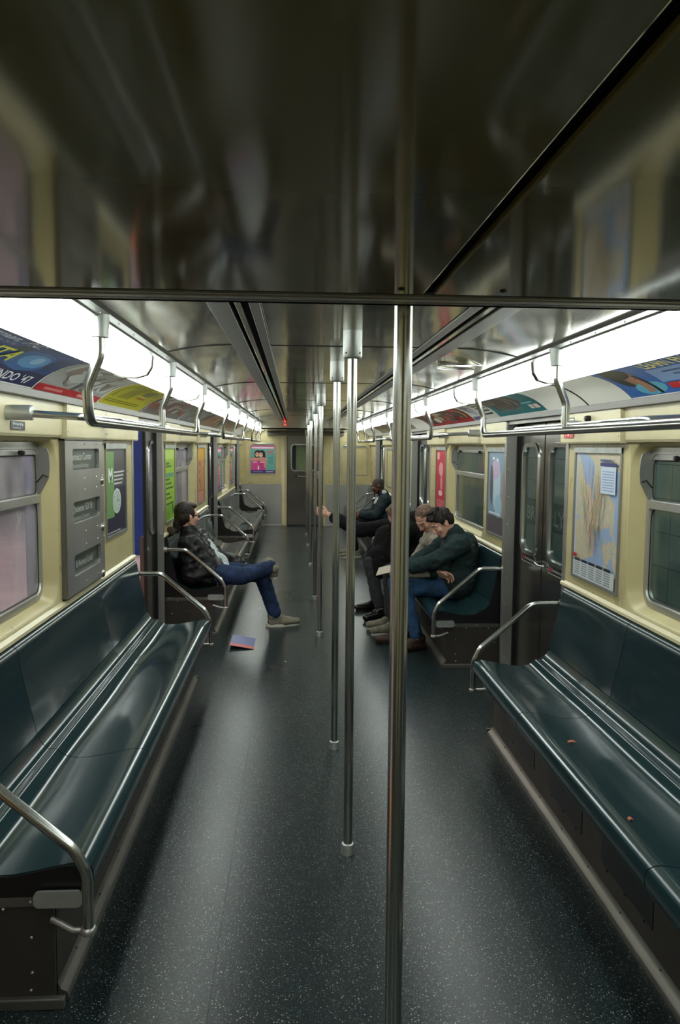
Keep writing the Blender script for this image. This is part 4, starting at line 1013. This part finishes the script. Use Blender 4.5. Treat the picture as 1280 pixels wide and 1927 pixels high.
def face_bits(t, H, k, lip, closed=False, skin=None):
    for s in (-1, 1):
        m = MB(); c = H(s * .030, .076, .002); m.ball(tuple(c), .0125 * k, skin if closed else eye_w, 8)
        if not closed: c2 = H(s * .030, .0835, .0); m.ball(tuple(c2), .0062 * k, eye_d, 6)
        else: caps(m, H(s * .020, .087, -.004), H(s * .042, .082, -.004), .0018, .0018, eye_d)
        m.build('eye', t, smooth=60)
        m = MB(); caps(m, H(s * .014, .092, .026), H(s * .046, .076, .027), .0042, .003, hair_dark); m.build('eyebrow', t, smooth=60)
    m = MB(); caps(m, H(-.019, .0835, -.057), H(.019, .0835, -.057), .0052 * k, .0052 * k, lip); caps(m, H(-.016, .082, -.066), H(.016, .082, -.066), .0058 * k, .0058 * k, lip); m.build('lips', t, smooth=60)
def torso(m, J, mt, g=0.0, tw=1.0, belly=.125):
    P, C, Nk = V(J['pelvis']), V(J['chest']), V(J['neck']); sl, sr = V(J['shL']), V(J['shR']); lat = (sl - sr).normalized()
    mid = (P + C) / 2
    dep = (C - P).normalized().cross(lat)
    for s in (-1, 1):
        caps(m, P + lat * s * .075, mid + lat * s * .06, belly + g, belly - .01 + g, mt)
        caps(m, mid + lat * s * .06, C + lat * s * .075, belly - .01 + g, .105 + g, mt)
        caps(m, C + lat * s * .075, (sl if s > 0 else sr) * .8 + C * .2, .105 + g, .062 + g, mt)
    caps(m, C, Nk, .115 + g, .058 + g, mt); caps(m, sl, sr, .058 + g, .058 + g, mt)
def foot(m, an, toe, mt, r=.038, sole=False):
    an = V(an); toe = V(toe); d = toe - an; d.z = 0; d.normalize(); zz = min(an.z, toe.z)
    lat = d.cross(V((0, 0, 1)))
    heel = V((an.x, an.y, an.z)) - d * .035
    base = lambda p, h: V((p.x, p.y, toe.z + h))
    tilt = toe - V((an.x, an.y, an.z - .075)); tilt.normalize()
    h0 = V((an.x, an.y, an.z - .055)) - tilt * .03
    caps(m, h0, h0 + tilt * .13, .036, .040, mt, (lat, 1.02)); caps(m, h0 + tilt * .11, h0 + tilt * .225, .040, .026, mt, (lat, 1.35)); caps(m, an, h0 + tilt * .10, .040, .034, mt)
def shoe(t, an, toe, up_m, sole_m, lace_m=None):
    an = V(an); toe = V(toe); tilt = (toe - V((an.x, an.y, an.z - .075))).normalized(); h0 = V((an.x, an.y, an.z - .055)) - tilt * .035
    upv = V((0, 0, 1)); upv = (upv - tilt * upv.dot(tilt)).normalized(); lat = tilt.cross(upv)
    m = MB()
    caps(m, h0, h0 + tilt * .14, .042, .046, up_m, (lat, 1.0)); caps(m, h0 + tilt * .12, h0 + tilt * .245, .044, .030, up_m, (lat, 1.4)); caps(m, h0 + upv * .055, h0 + tilt * .10 + upv * .02, .044, .038, up_m)
    sh = union('shoe', m, .006, up_m, t, 4)
    m = MB(); n = 20; L0 = []; 
    for k in range(n):
        a = 2 * pi * k / n; x = .103 + cos(a) * .158; w = .043 + .012 * max(0, cos(a + .4)); L0.append(h0 + tilt * (x) + lat * sin(a) * w)
    m.loft([[p - upv * .050 for p in L0], [p - upv * .032 + (p - (h0 + tilt * .1)) * .02 for p in L0], [p - upv * .018 for p in L0]], sole_m, capa=True, capb=True); m.build('sole', sh, smooth=50)
    if lace_m:
        m = MB()
        for k in range(4):
            p = h0 + tilt * (.10 + .024 * k) + upv * (.052 - .006 * k); caps(m, p - lat * .022, p + lat * .022 + tilt * .006, .0035, .0035, lace_m, n=6)
        m.build('laces', sh, smooth=60)
def body(t, J, skin, k=1.0, vox=.005, hands=('L', 'R'), lower=True):
    m = MB(); fr = frame(J['face'], J.get('up', (0, 0, 1))); c = V(J['head'])
    H = head_geo(m, c, fr, skin, k)
    caps(m, V(J['neck']), H(0, -.025, -.03), .056, .052, skin)
    torso(m, J, skin, -.02)
    for s in 'LR':
        chain(m, [J['sh' + s], J['el' + s], J['wr' + s]], [.046, .037, .026], skin)
        h = J.get('hand' + s)
        if h: do_hand(m, J['wr' + s], *h[:3], skin, *h[3:])
        P = V(J['pelvis']); hp = V(J['hip' + s]); chain(m, [hp, J['kn' + s], J['an' + s]], [.080, .052, .036], skin); caps(m, P, hp, .09, .08, skin)
        foot(m, J['an' + s], J['toe' + s], skin)
    b = union('body', m, vox, skin, t, 2, fac=.4)
    return b, H, fr
def trousers(t, J, mt, g=0.0, seed=0, vox=.009, name='trousers'):
    m = MB(); P = V(J['pelvis']); 
    for s in 'LR':
        hp, kn, an = V(J['hip' + s]), V(J['kn' + s]), V(J['an' + s])
        caps(m, P, hp, .118 + g, .112 + g, mt); caps(m, hp, kn, .100 + g, .073 + g, mt)
        e = an + (kn - an).normalized() * .035; mid = (kn + e) / 2
        caps(m, kn, mid, .073 + g, .064 + g, mt); caps(m, mid, e, .064 + g, .060 + g, mt)
    caps(m, P, P + (V(J['chest']) - P).normalized() * .06, .135 + g, .13 + g, mt, (V((0, 1, 0)), 1.15))
    return union(name, m, vox, mt, t, 6, folds(.006, (10, 10, 14), seed))
def jacket(t, J, mt, g=0.0, seed=0, vox=.009, name='jacket', sleeve=(.064, .055, .044), amp=.008, extra=None, hem=None, cuff=.02):
    m = MB(); torso(m, J, mt, .022 + g)
    for s in 'LR':
        sh, el, wr = V(J['sh' + s]), V(J['el' + s]), V(J['wr' + s])
        e = wr - (wr - el).normalized() * cuff
        chain(m, [sh, el, e], [sleeve[0] + g, sleeve[1] + g, sleeve[2] + g], mt)
    if extra: extra(m)
    return union(name, m, vox, mt, t, 5, folds(amp, (8, 8, 15), seed))
def hair(t, H, fr, k, mt, parts, seed=0, amp=.006, vox=.0055, name='hair'):
    m = MB()
    for p in parts:
        if len(p) == 6: ellf(m, H(*p[:3]), (p[3] * k, p[4] * k, p[5] * k), fr, mt)
        else: caps(m, H(*p[:3]), H(*p[3:6]), p[6] * k, p[7] * k, mt)
    f = lambda c: amp * noise.noise(V((c.x * 55 + seed, c.y * 55, c.z * 22)))
    return union(name, m, vox, mt, t, 2, f)

black_nylon = cloth('black_nylon', (20, 20, 21), 0.42, .15, 10, .3)
denim = cloth('blue_denim', (34, 50, 80), 0.9, .22, 14, .5); denim_b = cloth('faded_denim', (44, 74, 108), 0.9, .22, 12, .5)
tee = cloth('pale_tee', (196, 206, 206), 0.9, .05, 10); knit = cloth('green_knit', (34, 50, 50), 0.95, .16, 26, .6)
beige = cloth('beige_jacket', (150, 142, 130), 0.9, .1, 14); coat = cloth('black_wool', (11, 11, 12), 0.95, .2, 16)
greyt = cloth('charcoal_trousers', (46, 48, 50), 0.95, .12, 20); navy = cloth('dark_teal_jacket', (24, 36, 42), 0.7, .15, 12)
suede = cloth('grey_suede', (120, 116, 100), 0.9, .12, 24); rub = mat('white_rubber', (198, 196, 184), 0.6); brownl = cloth('brown_leather', (62, 44, 34), 0.55, .15, 20)
blackl = mat('black_leather', (20, 18, 18), 0.3); white_c = cloth('white_cotton', (206, 214, 214), 0.85, .05, 12)

# A: man sprawled on the left bench, ankle crossed over knee
t = thing('person', 'person in a black jacket and blue jeans sprawled on the left bench, ankle over knee', 'person')
JA = dict(pelvis=(-0.990, 7.02, .545), chest=(-1.125, 7.04, .74), neck=(-1.185, 7.05, .885), head=(-1.195, 7.04, 1.035), face=(.86, .50, -.04),
          shL=(-1.110, 7.22, .815), elL=(-.95, 7.36, .60), wrL=(-.74, 7.22, .575), shR=(-1.170, 6.86, .80), elR=(-1.140, 6.80, .53), wrR=(-.965, 6.83, .565),
          hipL=(-.98, 7.12, .52), knL=(-.53, 7.08, .50), anL=(-.40, 7.10, .10), toeL=(-.17, 7.16, .02),
          hipR=(-.97, 6.92, .525), knR=(-.68, 6.80, .525), anR=(-.42, 7.06, .575), toeR=(-.48, 7.29, .60),
          handL=((.9, .1, -.25), (0, -1, 0), (0, 0, -1), .35), handR=((.75, .1, -.65), (.4, .6, .3), (-.3, .2, -1), .6))
b_, H, fr = body(t, JA, skin_a, 1.02, .005)
face_bits(t, H, 1.02, lip_m)
hair(t, H, fr, 1.02, hair_dark, [(0, -.030, .045, .083, .098, .088), (0, -.060, -.01, .080, .062, .078), (.058, -.030, .0, .030, .045, .05), (-.058, -.030, .0, .030, .045, .05), (0, -.09, -.06, 0, -.10, -.12, .045, .034), (0, .02, .095, .062, .06, .03), (.058, .0, .03, .026, .045, .05), (-.058, .0, .03, .026, .045, .05)], 1, .003)
m = MB(); ellf(m, H(0, -.155, -.135), (.045, .04, .045), fr, hair_dark); caps(m, H(0, -.10, -.12), H(0, -.16, -.14), .03, .03, hair_dark); union('hair_bun', m, .006, cloth('brown_hair_bun', (60, 50, 40), .8, .2, 40), t, 2, lambda c: .004 * noise.noise(c * 60))
m = MB()
for s in (-1, 1):
    pts = [H(s * .031 + .022 * cos(a), .101 - .010 * abs(s * .031 + .022 * cos(a)) / .05, .004 + .016 * sin(a)) for a in [2 * pi * q / 14 for q in range(15)]]
    m.tube(pts, .0022, blackl, 6); m.add([tuple(p) for p in pts[:-1]], [tuple(range(14))], mat('dark_lens', (22, 18, 18), .1))
    m.tube([H(s * .052, .096, .008), H(s * .072, .06, .010), H(s * .080, -.01, .006)], .0025, blackl, 6)
m.tube([H(-.010, .102, .008), H(.010, .102, .008)], .002, blackl, 6); m.build('glasses', t)
def exA(m):
    caps(m, (-1.10, 6.92, .56), (-1.0, 6.86, .50), .10, .085, black_nylon); caps(m, (-1.17, 7.05, .60), (-1.05, 6.95, .50), .14, .12, black_nylon)
    for q in range(9):
        a = 2 * pi * q / 8; caps(m, V(JA['neck']) + V((.055 * cos(a), .055 * sin(a), -.01)), V(JA['neck']) + V((.055 * cos(a + .8), .055 * sin(a + .8), .005)), .022, .022, black_nylon)
jacket(t, JA, black_nylon, .006, 3, extra=exA, sleeve=(.078, .074, .056), amp=.013)
m = MB(); caps(m, (-1.04, 7.06, .76), (-.90, 7.06, .585), .075, .09, tee, ((.5, 0, .8), .9)); caps(m, (-.98, 6.98, .62), (-.90, 6.94, .56), .09, .06, tee); caps(m, (-1.1, 7.06, .82), (-1.0, 7.05, .72), .05, .07, tee)
union('shirt', m, .008, tee, t, 4, lambda c: .006 * sin(c.x * 60 + c.z * 90 + 3 * noise.noise(c * 9)))
trousers(t, JA, denim, .002, 5, name='jeans')
shoe(t, JA['anL'], JA['toeL'], suede, rub, rub); shoe(t, JA['anR'], JA['toeR'], suede, rub, rub)

# B: young man in the dark green sweater
t = thing('person', 'person in a dark green sweater and faded jeans, head lowered, on the right bench', 'person')
JB = dict(pelvis=(1.13, 6.38, .56), chest=(1.16, 6.38, .79), neck=(1.12, 6.38, .95), head=(1.01, 6.37, 1.045), face=(-.80, -.18, -.57), up=(-.45, 0, .9),
          shL=(1.13, 6.20, .88), elL=(.92, 6.13, .765), wrL=(.72, 6.16, .70), shR=(1.10, 6.56, .87), elR=(.80, 6.50, .67), wrR=(.92, 6.19, .650),
          hipL=(1.09, 6.30, .515), knL=(.68, 6.25, .515), anL=(.79, 6.22, .10), toeL=(.56, 6.15, .02), hipR=(1.09, 6.48, .515), knR=(.64, 6.50, .515), anR=(.70, 6.46, .10), toeR=(.47, 6.44, .02),
          handL=((-.9, .1, -.35), (0, .5, .3), (0, .3, -1), .5), handR=((.92, -.12, -.12), (0, -.6, .6), (0, .6, -1), .45))
b_, H, fr = body(t, JB, skin_a, 1.0, .005)
face_bits(t, H, 1.0, lip_m, True, skin_a)
hair(t, H, fr, 1.0, hair_black, [(0, -.020, .052, .082, .095, .078), (0, -.055, .01, .080, .058, .075), (0, .040, .100, .055, .05, .028), (.03, .065, .088, .03, .03, .022), (-.03, .065, .085, .03, .03, .022), (.066, .0, .035, .02, .035, .04), (-.066, .0, .035, .02, .035, .04)] +
     [(random.uniform(-.05, .05), random.uniform(-.06, .07), .11, random.uniform(-.06, .06), random.uniform(-.05, .10), .142, .013, .004) for _ in range(26)], 2, .007, .0045)
def exB(m):
    for q in range(8):
        a = 2 * pi * q / 8; caps(m, V(JB['neck']) + V((.052 * cos(a), .055 * sin(a), -.02)), V(JB['neck']) + V((.052 * cos(a + .8), .055 * sin(a + .8), .025)), .020, .016, knit)
    caps(m, (1.20, 6.38, .60), (1.20, 6.38, .85), .12, .12, knit); caps(m, (1.04, 6.38, .60), (1.08, 6.38, .80), .11, .09, knit)
jacket(t, JB, knit, .006, 8, extra=exB, sleeve=(.070, .062, .046), amp=.011, name='sweater')
trousers(t, JB, denim_b, -.008, 9, name='jeans')
shoe(t, JB['anL'], JB['toeL'], brownl, blackl); shoe(t, JB['anR'], JB['toeR'], brownl, blackl)

# C: older man in beige, second on the bench
t = thing('person', 'person with greying brown hair and beige jacket, bent over the sheet, behind the green sweater', 'person')
JC = dict(pelvis=(1.12, 6.98, .56), chest=(1.10, 6.95, .78), neck=(1.05, 6.92, .90), head=(.955, 6.89, 1.03), face=(-.50, -.45, -.62), up=(-.3, -.2, .9),
          shL=(1.06, 6.76, .84), elL=(.92, 6.70, .62), wrL=(.80, 6.72, .60), shR=(1.06, 7.12, .84), elR=(.92, 7.10, .62), wrR=(.84, 6.92, .60),
          hipL=(1.06, 6.90, .535), knL=(.66, 6.84, .53), anL=(.68, 6.80, .10), toeL=(.46, 6.74, .02), hipR=(1.06, 7.06, .535), knR=(.66, 7.06, .53), anR=(.67, 7.02, .10), toeR=(.45, 6.98, .02),
          handL=((-.9, .1, -.15), (0, .3, .6), (0, 0, -1), .45), handR=((-.8, -.4, -.3), (0, -.6, .3), (0, 0, -1), .5))
b_, H, fr = body(t, JC, skin_a, 1.0, .005)
face_bits(t, H, 1.0, lip_m, True, skin_a)
hair(t, H, fr, 1.0, hair_brown, [(0, -.025, .046, .080, .096, .080), (0, -.055, .0, .078, .056, .075), (.066, -.01, .02, .018, .035, .045), (-.066, -.01, .02, .018, .035, .045)], 4, .003)
def exC(m):
    for s in (-1, 1): caps(m, V(JC['neck']) + V((-.03, s * .02 - .02, .0)), V(JC['chest']) + V((-.14, s * .06, .03)), .03, .035, beige)
    for q in range(8):
        a = 2 * pi * q / 8; caps(m, V(JC['neck']) + V((.055 * cos(a), .06 * sin(a), -.01)), V(JC['neck']) + V((.055 * cos(a + .8), .06 * sin(a + .8), .01)), .022, .018, beige)
jacket(t, JC, beige, .0, 12, extra=exC, sleeve=(.066, .062, .046), amp=.008, vox=.01)
trousers(t, JC, greyt, -.004, 13, vox=.012)
shoe(t, JC['anL'], JC['toeL'], suede, rub); shoe(t, JC['anR'], JC['toeR'], suede, rub)

# D: man in the black coat reaching for the pole
t = thing('person', 'person in a long black coat stooping forward, one arm reaching to the grab pole', 'person')
JD = dict(pelvis=(1.10, 7.72, .57), chest=(.97, 7.72, .82), neck=(.90, 7.68, .92), head=(.80, 7.67, .995), face=(-.62, .62, -.45), up=(-.5, 0, .85),
          shL=(.86, 7.50, .84), elL=(.78, 7.52, .62), wrL=(.74, 7.74, .60), shR=(.86, 7.90, .86), elR=(.46, 8.06, .80), wrR=(.135, 8.30, .945),
          hipL=(1.02, 7.62, .54), knL=(.52, 7.52, .53), anL=(.62, 7.40, .10), toeL=(.42, 7.22, .02), hipR=(1.02, 7.82, .54), knR=(.54, 7.84, .53), anR=(.62, 7.80, .10), toeR=(.40, 7.74, .02),
          handL=((-.6, .5, -.2), (-.3, 0, .9), (0, 0, -1), .5), handR=((-.93, .12, .25), (.3, -.1, .9), (-.2, 1, 0), .75))
b_, H, fr = body(t, JD, skin_a, 1.0, .005)
face_bits(t, H, 1.0, lip_m, False, skin_a)
hair(t, H, fr, 1.0, hair_brown, [(0, -.025, .048, .081, .096, .080), (0, -.055, .0, .078, .056, .075), (0, .035, .09, .05, .045, .025), (.066, -.01, .03, .018, .035, .04), (-.066, -.01, .03, .018, .035, .04)], 6, .003)
def exD(m):
    caps(m, (1.12, 7.70, .62), (1.00, 7.70, .90), .17, .14, coat); caps(m, (.98, 7.66, .60), (.62, 7.60, .57), .15, .125, coat); caps(m, (.95, 7.82, .6), (.62, 7.84, .57), .14, .11, coat)
    caps(m, (.62, 7.55, .60), (.60, 7.50, .46), .10, .09, coat); caps(m, (.72, 7.7, .75), (.68, 7.62, .58), .14, .13, coat)
    for q in range(8):
        a = 2 * pi * q / 8; caps(m, V(JD['neck']) + V((.055 * cos(a), .06 * sin(a), -.01)), V(JD['neck']) + V((.055 * cos(a + .8), .06 * sin(a + .8), .02)), .024, .02, coat)
jacket(t, JD, coat, .012, 15, extra=exD, sleeve=(.074, .062, .050), amp=.010, vox=.01, name='coat', cuff=.10)
trousers(t, JD, greyt, -.006, 16, vox=.011)
shoe(t, JD['anL'], JD['toeL'], blackl, blackl); shoe(t, JD['anR'], JD['toeR'], blackl, blackl)

# E: man far down the car
t = thing('person', 'person in a dark teal jacket with a white collar sitting far down the right side', 'person')
JE = dict(pelvis=(1.14, 11.75, .56), chest=(1.16, 11.75, .80), neck=(1.13, 11.75, .95), head=(1.04, 11.74, 1.075), face=(-.92, -.10, -.25),
          shL=(1.14, 11.56, .87), elL=(1.0, 11.50, .65), wrL=(.78, 11.60, .64), shR=(1.14, 11.94, .87), elR=(1.0, 11.98, .65), wrR=(.78, 11.86, .64),
          hipL=(1.08, 11.65, .54), knL=(.62, 11.60, .53), anL=(.70, 11.56, .10), toeL=(.48, 11.52, .02), hipR=(1.08, 11.85, .54), knR=(.62, 11.90, .53), anR=(.70, 11.90, .10), toeR=(.48, 11.86, .02),
          handL=((-.8, .5, -.2), (-.2, .2, .9), (0, 0, -1), .6), handR=((-.8, -.5, -.2), (-.2, -.2, .9), (0, 0, -1), .6))
b_, H, fr = body(t, JE, skin_b, 1.0, .006)
face_bits(t, H, 1.0, lip_b, False, skin_b)
hair(t, H, fr, 1.0, cloth('cropped_grey_hair', (66, 58, 54), .8, .2, 50), [(0, -.022, .040, .078, .096, .080), (0, -.050, .0, .076, .056, .07)], 7, .002)
m = MB()
for s in (-1, 1): caps(m, V(JE['neck']) + V((.01, s * .055, .035)), V(JE['chest']) + V((-.150, s * .012, .02)), .040, .024, white_c)
caps(m, V(JE['neck']) + V((.03, -.05, .03)), V(JE['neck']) + V((.03, .05, .03)), .028, .028, white_c); caps(m, V(JE['chest']) + V((-.08, 0, .03)), V(JE['chest']) + V((-.10, 0, -.06)), .05, .04, white_c)
union('shirt_collar', m, .007, white_c, t, 3)
jacket(t, JE, navy, .006, 18, sleeve=(.072, .066, .050), amp=.010, vox=.012)
trousers(t, JE, coat, -.004, 19, vox=.013)
shoe(t, JE['anL'], JE['toeL'], suede, rub); shoe(t, JE['anR'], JE['toeR'], suede, rub)

# the pale sheet and the tan folder held over the laps
m = MB(); paper = mat('pale_sheet', (206, 196, 176), .6)
c0 = [V((.50, 6.76, .535)), V((.62, 6.60, .595)), V((.66, 6.62, .665)), V((.53, 6.80, .60))]
m.add(c0 + [p + V((.0, .006, -.004)) for p in c0], [(0, 1, 2, 3), (7, 6, 5, 4), (0, 4, 5, 1), (1, 5, 6, 2), (2, 6, 7, 3), (3, 7, 4, 0)], paper)
tag(m.build('folded_paper'), 'pale folded sheet sticking out left of the nearest pole over the knees', 'paper')
m = MB(); bag = cloth('black_bag_cloth', (16, 16, 18), .8)
caps(m, (.66, 6.32, .605), (.90, 6.33, .600), .014, .014, bag, ((0, 1, 0), 3.2)); o = union('shoulder_bag', m, .008, bag, None, 3, folds(.004)); tag(o, 'flat black bag lying across the lap of the man in the green sweater', 'bag')
m = MB(); tan = cloth('tan_cloth', (170, 160, 140), .9, .08, 12)
caps(m, (.60, 6.24, .645), (.90, 6.20, .640), .042, .022, tan, ((0, 1, 0), 1.4)); o = union('folded_cloth', m, .007, tan, None, 3, folds(.006)); tag(o, 'tan folded garment under the forearm of the man in the green sweater', 'clothing')
